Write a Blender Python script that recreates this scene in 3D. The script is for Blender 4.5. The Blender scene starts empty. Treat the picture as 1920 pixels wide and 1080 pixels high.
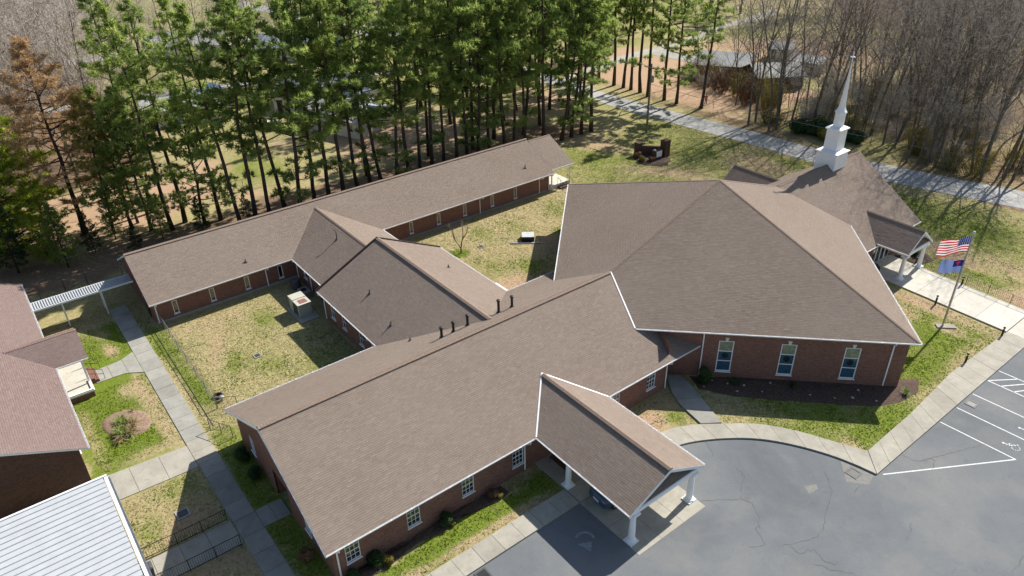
import bpy, bmesh, math, random
import numpy as np
from mathutils import Vector, Matrix

random.seed(7); rng = np.random.default_rng(7)
R = math.radians
sc = bpy.context.scene
COL = sc.collection

# ------------------------------------------------------------------ camera
cd = bpy.data.cameras.new('camera'); cam = bpy.data.objects.new('camera', cd); COL.objects.link(cam)
cd.sensor_width = 36.0; cd.lens = 1386.766/1920*36; cd.clip_start = 0.5; cd.clip_end = 2000
_pi, _ya, _ro = R(31.097), R(-52.635), R(-1.161)
_f = Vector((math.sin(_ya)*math.cos(_pi), math.cos(_ya)*math.cos(_pi), -math.sin(_pi)))
_r = Vector((math.cos(_ya), -math.sin(_ya), 0)); _u = _r.cross(_f)
_r2 = _r*math.cos(_ro)+_u*math.sin(_ro); _u2 = -_r*math.sin(_ro)+_u*math.cos(_ro)
_m = Matrix((( _r2.x,_u2.x,-_f.x,36.251),(_r2.y,_u2.y,-_f.y,-8.25),(_r2.z,_u2.z,-_f.z,36.565),(0,0,0,1)))
cam.matrix_world = _m
sc.camera = cam

# ------------------------------------------------------------------ sky, sun, exposure
SUN = Vector((-0.14, 1.13, 1.0)).normalized()
w = bpy.data.worlds.new('World'); sc.world = w; w.use_nodes = True
nt = w.node_tree; bgn = nt.nodes['Background']
sky = nt.nodes.new('ShaderNodeTexSky'); sky.sky_type = 'NISHITA'; sky.sun_disc = False
sky.sun_elevation = math.asin(SUN.z); sky.sun_rotation = math.atan2(SUN.x, SUN.y)
sky.air_density = 1.2; sky.dust_density = 1.0; sky.ozone_density = 1.5
nt.links.new(sky.outputs[0], bgn.inputs[0]); bgn.inputs[1].default_value = 0.078
sl = bpy.data.lights.new('sun', 'SUN'); so = bpy.data.objects.new('sun', sl); COL.objects.link(so)
sl.energy = 5.0; sl.angle = R(0.55); sl.color = (1.0, 0.95, 0.87)
so.rotation_euler = SUN.to_track_quat('Z', 'Y').to_euler(); so.location = (-20, 120, 120)
sc.view_settings.view_transform = 'Standard'; sc.view_settings.look = 'None'
sc.view_settings.exposure = 0.63; sc.view_settings.gamma = 1.0; sc.view_settings.use_curve_mapping = False
sc.cycles.max_bounces = 6; sc.cycles.diffuse_bounces = 3; sc.cycles.transparent_max_bounces = 4

# ------------------------------------------------------------------ helpers: objects
ORG = {}
def tag(o, label=None, cat=None, group=None, kind=None):
    if label: o['label'] = label
    if cat: o['category'] = cat
    if group: o['group'] = group
    if kind: o['kind'] = kind
    return o
def thing(name, label, cat, loc=(0, 0, 0), group=None):
    o = bpy.data.objects.new(name, None); o.empty_display_size = 0.3
    o.location = loc; COL.objects.link(o); ORG[o.name] = Vector(loc)
    return tag(o, label, cat, group)
def copy_tree(o, parent=None):
    c = o.copy(); COL.objects.link(c); c.parent = parent
    ORG[c.name] = ORG.get(o.name, Vector((0, 0, 0)))
    for ch in list(o.children): copy_tree(ch, c)
    return c

class MB:
    def __init__(s): s.v = []; s.f = []; s.t = []
    def poly(s, pts, tint=0.5):
        n = len(s.v); s.v += [tuple(p) for p in pts]; s.f.append(tuple(range(n, n+len(pts)))); s.t.append(tint); return s
    def add(s, vs, fs, tint=0.5):
        n = len(s.v); s.v += [tuple(p) for p in vs]
        for f in fs: s.f.append(tuple(i+n for i in f)); s.t.append(tint)
        return s
    def box(s, a, b):
        x0, y0, z0 = a; x1, y1, z1 = b
        vs = [(x0,y0,z0),(x1,y0,z0),(x1,y1,z0),(x0,y1,z0),(x0,y0,z1),(x1,y0,z1),(x1,y1,z1),(x0,y1,z1)]
        return s.add(vs, [(3,2,1,0),(4,5,6,7),(0,1,5,4),(1,2,6,5),(2,3,7,6),(3,0,4,7)])
    def obox(s, c, d, n, hw, hd, z0, z1):
        # box centred on c, half-width hw along d, half-depth hd along n
        c = Vector(c); d = Vector(d); n = Vector(n)
        p = [c-d*hw-n*hd, c+d*hw-n*hd, c+d*hw+n*hd, c-d*hw+n*hd]
        return s.prism([(q.x, q.y) for q in p], z0, z1)
    def prism(s, pl, z0, z1):
        a = sum(pl[i][0]*pl[(i+1)%len(pl)][1]-pl[(i+1)%len(pl)][0]*pl[i][1] for i in range(len(pl)))
        if a < 0: pl = pl[::-1]
        n = len(pl); vs = [(x, y, z0) for x, y in pl]+[(x, y, z1) for x, y in pl]
        fs = [tuple(range(n-1, -1, -1)), tuple(range(n, 2*n))]+[(i, (i+1) % n, n+(i+1) % n, n+i) for i in range(n)]
        return s.add(vs, fs)
    def slab(s, pts, th):
        # polygon in 3d extruded downwards by th
        n = len(pts); pts = [Vector(p) for p in pts]
        nn = sum(((pts[i]).cross(pts[(i+1) % n]) for i in range(n)), Vector())
        if nn.z < 0: pts = pts[::-1]
        vs = pts+[p-Vector((0, 0, th)) for p in pts]
        return s.add(vs, [tuple(range(n)), tuple(range(2*n-1, n-1, -1))]+[(i, n+i, n+(i+1) % n, (i+1) % n) for i in range(n)])
    def tube(s, path, rad, n=6, cap=True, tint=0.5):
        P = [Vector(p) for p in path]
        if not hasattr(rad, '__len__'): rad = [rad]*len(P)
        base = len(s.v); ref = None
        for i, p in enumerate(P):
            d = (P[min(i+1, len(P)-1)]-P[max(i-1, 0)]).normalized()
            if ref is None:
                ref = Vector((1, 0, 0)) if abs(d.x) < .8 else Vector((0, 1, 0))
            a = (ref-d*ref.dot(d)).normalized(); b = d.cross(a); ref = a
            for k in range(n):
                t = 2*math.pi*k/n
                s.v.append(tuple(p+(a*math.cos(t)+b*math.sin(t))*rad[i]))
        for i in range(len(P)-1):
            for k in range(n):
                s.f.append((base+i*n+k, base+i*n+(k+1) % n, base+(i+1)*n+(k+1) % n, base+(i+1)*n+k)); s.t.append(tint)
        if cap:
            s.f.append(tuple(base+k for k in range(n-1, -1, -1))); s.t.append(tint)
            e = base+(len(P)-1)*n; s.f.append(tuple(e+k for k in range(n))); s.t.append(tint)
        return s
    def lathe(s, prof, c=(0, 0, 0), n=16, ph=0.0):
        base = len(s.v)
        for r, z in prof:
            for k in range(n):
                t = 2*math.pi*k/n+ph; s.v.append((c[0]+r*math.cos(t), c[1]+r*math.sin(t), c[2]+z))
        for i in range(len(prof)-1):
            for k in range(n):
                s.f.append((base+i*n+k, base+i*n+(k+1) % n, base+(i+1)*n+(k+1) % n, base+(i+1)*n+k)); s.t.append(.5)
        s.f.append(tuple(base+k for k in range(n-1, -1, -1))); s.t.append(.5)
        e = base+(len(prof)-1)*n; s.f.append(tuple(e+k for k in range(n))); s.t.append(.5)
        return s
    def mesh(s, name, mat, org=Vector((0, 0, 0)), smooth=False, tint=False, uv=True):
        me = bpy.data.meshes.new(name)
        vs = [(x-org[0], y-org[1], z-org[2]) for x, y, z in s.v]
        me.from_pydata(vs, [], s.f); me.materials.append(mat)
        if tint:
            at = me.attributes.new('tint', 'FLOAT', 'FACE'); at.data.foreach_set('value', np.array(s.t, np.float32))
        if uv:
            me.update(); uvl = me.uv_layers.new(name='UVMap'); dat = np.zeros((len(me.loops), 2), np.float32)
            for p in me.polygons:
                nx, ny, nz = p.normal
                if abs(nz) > .75:
                    for li in p.loop_indices:
                        co = s.v[me.loops[li].vertex_index]; dat[li] = (co[0], co[1])
                else:
                    l = math.hypot(nx, ny) or 1; tx, ty = -ny/l, nx/l
                    for li in p.loop_indices:
                        co = s.v[me.loops[li].vertex_index]; dat[li] = (co[0]*tx+co[1]*ty, co[2])
            uvl.data.foreach_set('uv', dat.ravel())
        if smooth:
            me.polygons.foreach_set('use_smooth', np.ones(len(me.polygons), bool))
        me.update(); return me
    def build(s, name, mat, parent=None, kind=None, label=None, smooth=False, tint=False, uv=True):
        org = ORG.get(parent.name, Vector((0, 0, 0))) if parent else Vector((0, 0, 0))
        o = bpy.data.objects.new(name, s.mesh(name, mat, org, smooth, tint, uv)); COL.objects.link(o)
        if parent: o.parent = parent
        ORG[o.name] = org
        if kind: o['kind'] = kind
        if label: o['label'] = label
        return o
    def solo(s, name, mat, label, cat, loc, group=None, **k):
        o = bpy.data.objects.new(name, s.mesh(name, mat, Vector(loc), **k)); COL.objects.link(o); o.location = loc
        ORG[o.name] = Vector(loc)
        return tag(o, label, cat, group)
def place(mesh, name, parent, at, rz=0.0, label=None):
    # an object that shares mesh data, put at a world place under its parent (parent not rotated)
    o = bpy.data.objects.new(name, mesh); COL.objects.link(o); o.parent = parent
    org = ORG.get(parent.name, Vector((0, 0, 0))); o.location = Vector(at)-org; o.rotation_euler = (0, 0, rz)
    ORG[o.name] = Vector(at)
    if label: o['label'] = label
    return o
def fast_mesh(name, V, T, mat, tint=None, smooth=False):
    me = bpy.data.meshes.new(name); V = np.asarray(V, np.float32); T = np.asarray(T, np.int32); k = T.shape[1]
    me.vertices.add(len(V)); me.vertices.foreach_set('co', V.ravel())
    me.loops.add(T.size); me.loops.foreach_set('vertex_index', T.ravel())
    me.polygons.add(len(T)); me.polygons.foreach_set('loop_start', np.arange(0, T.size, k, dtype=np.int32))
    me.update(calc_edges=True); me.materials.append(mat)
    if tint is not None:
        at = me.attributes.new('tint', 'FLOAT', 'FACE'); at.data.foreach_set('value', np.asarray(tint, np.float32))
    me.polygons.foreach_set('use_smooth', np.full(len(T), bool(smooth)))
    return me

ONES = ['zeroth','first','second','third','fourth','fifth','sixth','seventh','eighth','ninth','tenth','eleventh','twelfth','thirteenth','fourteenth','fifteenth','sixteenth','seventeenth','eighteenth','nineteenth']
TENS = {2:('twentieth','twenty-'),3:('thirtieth','thirty-'),4:('fortieth','forty-'),5:('fiftieth','fifty-')}
def ordinal(n):
    if n < 20: return ONES[n]
    t, o = divmod(n, 10); return TENS[t][0] if o == 0 else TENS[t][1]+ONES[o]

# ------------------------------------------------------------------ helpers: materials
class Mt:
    def __init__(s, name):
        s.m = bpy.data.materials.new(name); s.m.use_nodes = True; s.t = s.m.node_tree
        s.b = s.t.nodes['Principled BSDF']; s.L = s.t.links.new
        s.b.inputs['Specular IOR Level'].default_value = 0.25
    def n(s, kind, **kw):
        nd = s.t.nodes.new(kind)
        for k, v in kw.items(): setattr(nd, k, v)
        return nd
    def coord(s, out='Object', scale=None):
        c = s.n('ShaderNodeTexCoord').outputs[out]
        if scale is not None:
            mp = s.n('ShaderNodeMapping'); mp.inputs['Scale'].default_value = scale if hasattr(scale, '__len__') else (scale,)*3
            s.L(c, mp.inputs[0]); return mp.outputs[0]
        return c
    def geo(s):
        return s.n('ShaderNodeNewGeometry').outputs['Position']
    def noise(s, vec, scale, detail=4, rough=.6, dist=0.0):
        nd = s.n('ShaderNodeTexNoise'); nd.inputs['Scale'].default_value = scale; nd.inputs['Detail'].default_value = detail
        nd.inputs['Roughness'].default_value = rough; nd.inputs['Distortion'].default_value = dist
        s.L(vec, nd.inputs['Vector']); return nd.outputs['Fac']
    def ramp(s, fac, stops, interp='LINEAR'):
        r = s.n('ShaderNodeValToRGB'); r.color_ramp.interpolation = interp; e = r.color_ramp.elements
        while len(e) < len(stops): e.new(.5)
        for el, (p, c) in zip(e, stops):
            el.position = p; el.color = (c[0], c[1], c[2], 1) if hasattr(c, '__len__') else (c, c, c, 1)
        s.L(fac, r.inputs[0]); return r.outputs[0]
    def mix(s, fac, a, b, mode='MIX'):
        x = s.n('ShaderNodeMix', data_type='RGBA', blend_type=mode)
        for sock, val in ((x.inputs['Factor'], fac), (x.inputs['A'], a), (x.inputs['B'], b)):
            if hasattr(val, 'is_linked'): s.L(val, sock)
            elif hasattr(val, '__len__'): sock.default_value = (*val, 1)
            else: sock.default_value = val
        return x.outputs['Result']
    def math(s, op, a, b=None, c=None, clamp=False):
        x = s.n('ShaderNodeMath', operation=op, use_clamp=clamp)
        for i, val in enumerate((a, b, c)):
            if val is None: continue
            if hasattr(val, 'is_linked'): s.L(val, x.inputs[i])
            else: x.inputs[i].default_value = val
        return x.outputs[0]
    def attr(s, name, out='Fac'):
        a = s.n('ShaderNodeAttribute'); a.attribute_name = name; return a.outputs[out]
    def rnd(s): return s.n('ShaderNodeObjectInfo').outputs['Random']
    def bump(s, h, strength=.3, dist=.02):
        b = s.n('ShaderNodeBump'); b.inputs['Strength'].default_value = strength; b.inputs['Distance'].default_value = dist
        s.L(h, b.inputs['Height']); s.L(b.outputs[0], s.b.inputs['Normal'])
    def out(s, col=None, rough=None, metal=None, spec=None, emit=None):
        def st(sock, v):
            if v is None: return
            if hasattr(v, 'is_linked'): s.L(v, s.b.inputs[sock])
            elif hasattr(v, '__len__'): s.b.inputs[sock].default_value = (*v, 1)
            else: s.b.inputs[sock].default_value = v
        st('Base Color', col); st('Roughness', rough); st('Metallic', metal); st('Specular IOR Level', spec)
        return s.m
def sc3(c, k): return tuple(x*k for x in c)

M = {}
def plain(name, col, rough=.6, var=.12, scale=3.0, metal=0.0, spec=.3):
    t = Mt(name); g = t.geo(); a = t.noise(g, scale, 5)
    c = t.ramp(a, [(.3, sc3(col, 1-var)), (.7, sc3(col, 1+var))])
    M[name] = t.out(c, rough, metal, spec); return M[name]
plain('white_paint', (.84,.85,.86), .5, .05, 2)
plain('trim_brown', (.035,.024,.022), .5, .15, 4)
plain('black_metal', (.018,.018,.02), .45, .2, 6)
plain('dark_grey', (.07,.072,.075), .6, .2, 5)
plain('grey_metal', (.38,.39,.4), .4, .12, 5, .6)
plain('pole_metal', (.42,.42,.42), .35, .06, 5, .8)
plain('galvanised', (.3,.3,.31), .45, .15, 6, .6)
plain('rail_rust', (.14,.1,.09), .7, .25, 6)
plain('tan_metal', (.36,.38,.33), .5, .08, 3)
plain('tan_pale', (.47,.45,.38), .5, .08, 3)
plain('rust_red', (.25,.11,.09), .7, .2, 6)
plain('beam_wood', (.10,.045,.03), .6, .25, 8)
plain('utility_wood', (.2,.165,.135), .85, .2, 6)
plain('stucco', (.6,.61,.6), .8, .04, 4)
plain('canopy_white', (.44,.46,.48), .45, .06, 1.5)
plain('siding', (.62,.61,.58), .7, .06, 3)
plain('stone', (.42,.37,.31), .8, .2, 9)
plain('rubber', (.02,.02,.02), .8, .2, 8)
plain('line_paint', (.55,.56,.56), .7, .25, 9)
plain('worn_paint', (.24,.25,.26), .8, .35, 7)
plain('skin', (.45,.28,.2), .6, .05)
plain('red_cloth', (.5,.02,.02), .8, .1)
plain('dark_cloth', (.02,.02,.03), .8, .1)
plain('house_roof_grey', (.34,.35,.35), .85, .15, 1.2)
plain('house_roof_blue', (.2,.24,.28), .6, .12, .8)
plain('house_roof_white', (.36,.37,.36), .6, .08, 1)
plain('door_dark', (.03,.022,.02), .5, .2)
plain('plant_stem', (.16,.2,.05), .8, .2)
plain('tarp_blue', (.06,.12,.22), .5, .2)
plain('ground_slab_dirt', (.24,.165,.115), .95, .45, 9)
plain('lid_grey', (.5,.51,.52), .5, .25, 4)
plain('bark_mulch', (.085,.055,.042), .95, .6, 9)

def glass(name, col, rough=.04):
    t = Mt(name); g = t.geo()
    nz = t.noise(g, 1.5, 2); c = t.ramp(nz, [(.3, sc3(col, .6)), (.7, sc3(col, 1.5))])
    t.b.inputs['IOR'].default_value = 1.75
    t.bump(t.noise(g, 2.2, 1), .05, .02)
    M[name] = t.out(c, rough, 0, .8)
glass('glass', (.012,.016,.022)); glass('glass_blue', (.02,.04,.07)); glass('car_glass', (.01,.012,.015))

# stained glass: mottled blue leaded panes
t = Mt('stained_glass'); uv = t.coord('UV')
vo = t.n('ShaderNodeTexVoronoi'); vo.inputs['Scale'].default_value = 7.0; t.L(uv, vo.inputs['Vector'])
hs = t.ramp(t.n('ShaderNodeSeparateColor').outputs[0] if False else t.math('FRACT', t.math('MULTIPLY', vo.outputs['Distance'], 3.0)), [(.1,(.01,.03,.06)),(.5,(.03,.10,.17)),(.9,(.07,.15,.2))])
t.b.inputs['IOR'].default_value = 1.7
M['stained_glass'] = t.out(hs, .1, 0, .6)
t = Mt('stained_glass_top'); g = t.geo()
c = t.ramp(t.noise(g, 3.5, 4), [(.3,(.16,.19,.15)),(.55,(.27,.29,.2)),(.75,(.34,.36,.3))]); M['stained_glass_top'] = t.out(c, .12, 0, .5)

# shingles
def shingle(name, dark, mid, lite):
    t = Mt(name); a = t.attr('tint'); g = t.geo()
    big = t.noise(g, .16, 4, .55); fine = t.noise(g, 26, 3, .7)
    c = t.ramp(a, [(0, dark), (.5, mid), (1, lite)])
    c = t.mix(t.ramp(big, [(.35, 0), (.7, .38)]), c, lite)
    c = t.mix(.55, c, t.ramp(fine, [(.25, .45), (.75, 1.35)]), 'MULTIPLY')
    strk = t.noise(t.coord('Object', (1.1, 1.1, .15)), 1.0, 4, .65)
    c = t.mix(t.ramp(strk, [(.55, 0), (.8, .22)]), c, sc3(dark, .9))
    # mineral granules: fine random relief
    wn = t.n('ShaderNodeTexWhiteNoise', noise_dimensions='3D'); t.L(g, wn.inputs['Vector'])
    ma = t.n('ShaderNodeVectorMath', operation='MULTIPLY_ADD'); t.L(wn.outputs['Color'], ma.inputs[0]); ma.inputs[1].default_value = (1.6,)*3; ma.inputs[2].default_value = (-.8,)*3
    ad = t.n('ShaderNodeVectorMath', operation='ADD'); t.L(ma.outputs[0], ad.inputs[0]); t.L(t.n('ShaderNodeNewGeometry').outputs['Normal'], ad.inputs[1])
    no = t.n('ShaderNodeVectorMath', operation='NORMALIZE'); t.L(ad.outputs[0], no.inputs[0]); t.L(no.outputs[0], t.b.inputs['Normal'])
    M[name] = t.out(c, .95, 0, .1)
shingle('shingle', (.225,.172,.14), (.28,.222,.182), (.335,.275,.232))
shingle('shingle_red', (.205,.145,.13), (.245,.18,.163), (.28,.215,.197))
plain('cap_shingle', (.235,.178,.142), .93, .25, 9, 0, .15)
plain('cap_red', (.24,.16,.145), .93, .2, 9, 0, .15)

# brick walls
def brick(name, a, b, mort):
    t = Mt(name); uv = t.coord('UV')
    br = t.n('ShaderNodeTexBrick'); t.L(uv, br.inputs['Vector'])
    br.inputs['Scale'].default_value = 1.0; br.inputs['Brick Width'].default_value = .203; br.inputs['Row Height'].default_value = .0677
    br.inputs['Mortar Size'].default_value = .006; br.inputs['Mortar Smooth'].default_value = .2; br.inputs['Bias'].default_value = -.1
    br.inputs['Color1'].default_value = (*a, 1); br.inputs['Color2'].default_value = (*b, 1); br.inputs['Mortar'].default_value = (*mort, 1)
    g = t.geo(); nz = t.noise(g, .9, 5); vz = t.noise(g, 9, 3)
    c = t.mix(.5, br.outputs['Color'], t.ramp(vz, [(.3, .55), (.7, 1.35)]), 'MULTIPLY')
    c = t.mix(t.ramp(nz, [(.45, 0), (.75, .3)]), c, sc3(a, .6))
    t.bump(br.outputs['Fac'], -.35, .01)
    M[name] = t.out(c, .85, 0, .2)
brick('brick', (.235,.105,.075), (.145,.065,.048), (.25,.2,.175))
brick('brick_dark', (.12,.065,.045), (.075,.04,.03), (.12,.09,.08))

# concrete
def concrete(name, col, stain=.25):
    t = Mt(name); g = t.geo()
    c = t.ramp(t.noise(g, .7, 6, .65), [(.3, sc3(col, 1-stain)), (.7, sc3(col, 1.08))])
    c = t.mix(t.ramp(t.noise(g, 22, 3, .7), [(.3, .0), (.7, .35)]), c, sc3(col, .72))
    st = t.ramp(t.noise(g, 2.1, 7, .72, .6), [(.52, 0), (.66, .5)])
    c = t.mix(st, c, (col[0]*.62, col[1]*.6, col[2]*.54))
    r = t.math('MULTIPLY_ADD', t.rnd(), .24, .86)
    c = t.mix(1.0, c, t.ramp(r, [(0, 0), (1, 1)]), 'MULTIPLY')
    t.bump(t.noise(g, 30, 3), .15, .01)
    M[name] = t.out(c, .9, 0, .2)
concrete('concrete', (.41,.385,.325)); concrete('concrete_grey', (.36,.35,.31), .25); concrete('concrete_pale', (.62,.59,.515), .12)

# asphalt
t = Mt('asphalt'); g = t.geo()
c = t.ramp(t.noise(g, .13, 6, .6, .4), [(.3, (.11,.12,.13)), (.5, (.145,.155,.164)), (.72, (.195,.196,.19))])
c = t.mix(t.ramp(t.noise(g, .3, 7, .62, .3), [(.5, 0), (.75, .45)]), c, (.212,.207,.19))
c = t.mix(t.ramp(t.noise(g, 6.0, 5, .75, .6), [(.5, 0), (.75, .3)]), c, (.115,.122,.13))
c = t.mix(t.ramp(t.noise(g, 1.1, 6, .7, 1.2), [(.57, 0), (.72, .4)]), c, (.09,.102,.115))
c = t.mix(t.ramp(t.noise(g, 2.6, 6, .75, 1.5), [(.6, 0), (.75, .35)]), c, (.29,.29,.28))
c = t.mix(.5, c, t.ramp(t.noise(g, 45, 2, .7), [(.25, .6), (.75, 1.4)]), 'MULTIPLY')
t.bump(t.noise(g, 40, 2), .2, .01); M['asphalt'] = t.out(c, .88, 0, .25)
t = Mt('road_asphalt'); g = t.geo()
c = t.ramp(t.noise(g, .25, 6, .6), [(.3, (.32,.315,.305)), (.7, (.40,.395,.375))])
c = t.mix(t.ramp(t.noise(g, 1.4, 6, .7, 1), [(.55, 0), (.75, .4)]), c, (.29,.29,.285))
c = t.mix(.4, c, t.ramp(t.noise(g, 40, 2), [(.25, .7), (.75, 1.3)]), 'MULTIPLY'); M['road_asphalt'] = t.out(c, .9, 0, .2)
plain('crack', (.11,.098,.088), .95, .3, 10); plain('patch_concrete', (.2,.195,.18), .9, .15, 5)

# ground: real colours of turf, dead grass, bare earth and pine straw, weights stored on the sheet
t = Mt('ground'); g = t.geo(); av = t.attr('zone', 'Vector'); sp = t.n('ShaderNodeSeparateXYZ'); t.L(av, sp.inputs[0])
lush, bare, straw = sp.outputs
f1 = t.noise(g, 1.1, 7, .72, .5); f2 = t.noise(g, 6.5, 6, .75, .4); f3 = t.noise(g, 30, 3, .8)
f4 = t.noise(g, 2.6, 8, .8, 1.0)
mixn = t.math('ADD', t.math('MULTIPLY', f4, 1.15), t.math('MULTIPLY_ADD', f2, .55, -.35))
def thr(wt, lo=.62, soft=.13):
    # weight against noise: ragged edges
    d = t.math('SUBTRACT', t.math('MULTIPLY_ADD', wt, .62, mixn), lo)
    return t.math('MULTIPLY_ADD', d, 1/soft, .5, clamp=True)
green = t.ramp(f2, [(.25, (.06,.10,.010)), (.5, (.14,.19,.024)), (.75, (.25,.28,.065))])
dead = t.ramp(f2, [(.25, (.24,.19,.095)), (.5, (.41,.34,.185)), (.75, (.56,.49,.31))])
olive = t.ramp(f2, [(.3, (.16,.17,.05)), (.7, (.30,.28,.11))])
dead2 = t.mix(t.ramp(t.noise(g, 2.4, 6, .7, .5), [(.4, 0), (.6, .75)]), dead, olive)
c = t.mix(thr(lush, .85, .24), dead2, green)
earth = t.ramp(f2, [(.25, (.30,.185,.115)), (.5, (.42,.285,.19)), (.75, (.52,.38,.265))])
c = t.mix(thr(bare, .82, .28), c, earth)
pst = t.ramp(f2, [(.25, (.10,.065,.042)), (.5, (.19,.125,.085)), (.75, (.30,.215,.15))])
c = t.mix(thr(straw, .80, .22), c, pst)
c = t.mix(.75, c, t.ramp(f3, [(.25, .45), (.75, 1.5)]), 'MULTIPLY')
hh = t.math('ADD', t.math('MULTIPLY', f2, .6), t.math('MULTIPLY', f3, .5))
t.bump(hh, .7, .06); M['ground'] = t.out(c, 1.0, 0, .05)

# plants
def leafm(name, dark, mid, lite, trans=.0):
    t = Mt(name); a = t.attr('tint'); r = t.rnd(); g = t.geo()
    v = t.math('ADD', t.math('MULTIPLY', a, .7), t.math('MULTIPLY', r, .3))
    c = t.ramp(v, [(0.05, dark), (.5, mid), (.95, lite)])
    t.out(c, .65, 0, .2)
    if trans:
        tr = t.n('ShaderNodeBsdfTranslucent'); t.L(c, tr.inputs[0]); mx = t.n('ShaderNodeMixShader'); mx.inputs[0].default_value = trans
        o = t.t.nodes['Material Output']; t.L(t.b.outputs[0], mx.inputs[1]); t.L(tr.outputs[0], mx.inputs[2]); t.L(mx.outputs[0], o.inputs[0])
    M[name] = t.m
leafm('pine_needles', (.115,.18,.05), (.27,.36,.095), (.5,.57,.165), .64)
leafm('pine_bright', (.2,.27,.035), (.38,.46,.06), (.55,.6,.11), .65)
leafm('pine_rust', (.34,.2,.1), (.5,.33,.18), (.62,.46,.28), .5)
leafm('pine_olive', (.16,.15,.04), (.32,.28,.075), (.46,.4,.13), .5)
leafm('shrub_green', (.015,.035,.012), (.03,.065,.02), (.07,.12,.035), .2)
leafm('shrub_gold', (.10,.09,.015), (.24,.2,.04), (.4,.33,.09), .2)
leafm('shrub_red', (.09,.035,.02), (.18,.09,.05), (.28,.18,.1), .2)
leafm('straw_leaf', (.25,.17,.09), (.42,.31,.18), (.55,.44,.28), .2)
leafm('blade_green', (.10,.18,.03), (.18,.28,.05), (.32,.4,.1), .25)
leafm('turf_green', (.085,.135,.014), (.16,.22,.026), (.28,.335,.065), .4)
leafm('turf_dry', (.39,.325,.18), (.48,.41,.24), (.57,.5,.31), .4)
leafm('twig', (.33,.285,.245), (.5,.44,.39), (.68,.61,.55), 0)
leafm('twig_red', (.3,.16,.14), (.46,.26,.23), (.6,.38,.34), 0)
t = Mt('bark'); g = t.geo(); nz = t.noise(t.coord('Object', (5, 5, .9)), 2, 5, .7)
c = t.ramp(nz, [(.3, (.04,.028,.022)), (.7, (.115,.085,.07))]); t.bump(nz, .6, .04); M['bark'] = t.out(c, .95, 0, .1)
t = Mt('bark_grey'); nz = t.noise(t.coord('Object', (3, 3, .7)), 2, 5, .7)
c = t.ramp(nz, [(.3, (.08,.067,.056)), (.7, (.23,.195,.165))])
ivy = t.n('ShaderNodeSeparateXYZ'); t.L(t.coord('Object'), ivy.inputs[0])
low = t.math('MULTIPLY_ADD', ivy.outputs[2], -.11, 1.0, clamp=True)
c = t.mix(t.math('MULTIPLY', low, t.ramp(t.noise(t.coord('Object'), 1.6, 4), [(.45, 0), (.6, .8)])), c, (.075,.10,.03))
t.bump(nz, .5, .04); M['bark_grey'] = t.out(c, .95, 0, .1)

# car paint
def carpaint(name, col):
    t = Mt(name); t.b.inputs['Coat Weight'].default_value = .8; t.b.inputs['Coat Roughness'].default_value = .05
    M[name] = t.out(col, .35, .3, .5)
carpaint('car_blue', (.05,.09,.15)); carpaint('car_white', (.6,.6,.6)); carpaint('car_black', (.02,.02,.022)); carpaint('car_royal', (.03,.06,.14))
plain('tail_lamp', (.5,.012,.012), .15, .1, 9); plain('rim_metal', (.5,.5,.5), .3, .1, 9, .8)

# flags: flat print, with blue shade tinted into the lower one's white
t = Mt('striped_flag'); uv = t.n('ShaderNodeSeparateXYZ'); t.L(t.coord('UV'), uv.inputs[0]); U, V = uv.outputs[0], uv.outputs[1]
odd = t.math('MODULO', t.math('FLOOR', t.math('MULTIPLY', V, 13.0)), 2.0)
c = t.mix(odd, (.5,.012,.03), (.75,.75,.75))
can = t.math('MULTIPLY', t.math('LESS_THAN', U, .4), t.math('GREATER_THAN', V, 6/13))
su = t.math('SUBTRACT', t.math('FRACT', t.math('MULTIPLY', U, 15.0)), .5); sv = t.math('SUBTRACT', t.math('FRACT', t.math('MULTIPLY', V, 16.7)), .5)
star = t.math('LESS_THAN', t.math('ADD', t.math('MULTIPLY', su, su), t.math('MULTIPLY', sv, sv)), .035)
c = t.mix(can, c, t.mix(star, (.012,.03,.16), (.7,.7,.72)))
M['striped_flag'] = t.out(c, .8, 0, .1)
t = Mt('canton_flag'); uv = t.n('ShaderNodeSeparateXYZ'); t.L(t.coord('UV'), uv.inputs[0]); U, V = uv.outputs[0], uv.outputs[1]
can = t.math('MULTIPLY', t.math('LESS_THAN', U, .42), t.math('GREATER_THAN', V, .5))
def band(x, c0, h): return t.math('LESS_THAN', t.math('ABSOLUTE', t.math('SUBTRACT', x, c0)), h)
cr = t.math('MAXIMUM', t.math('MULTIPLY', band(U, .21, .025), band(V, .75, .17)), t.math('MULTIPLY', band(U, .21, .09), band(V, .8, .035)))
c = t.mix(can, (.15,.21,.42), t.mix(cr, (.012,.02,.13), (.5,.02,.04)))  # white field coloured blue to stand for skylit shade
M['canton_flag'] = t.out(c, .8, 0, .1)
for nm in ('striped_flag', 'canton_flag'):
    tr_t = M[nm].node_tree; b = tr_t.nodes['Principled BSDF']; tr = tr_t.nodes.new('ShaderNodeBsdfTranslucent')
    src = b.inputs['Base Color'].links[0].from_socket; tr_t.links.new(src, tr.inputs[0])
    mx = tr_t.nodes.new('ShaderNodeMixShader'); mx.inputs[0].default_value = .45
    tr_t.links.new(b.outputs[0], mx.inputs[1]); tr_t.links.new(tr.outputs[0], mx.inputs[2]); tr_t.links.new(mx.outputs[0], tr_t.nodes['Material Output'].inputs[0])
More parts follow.
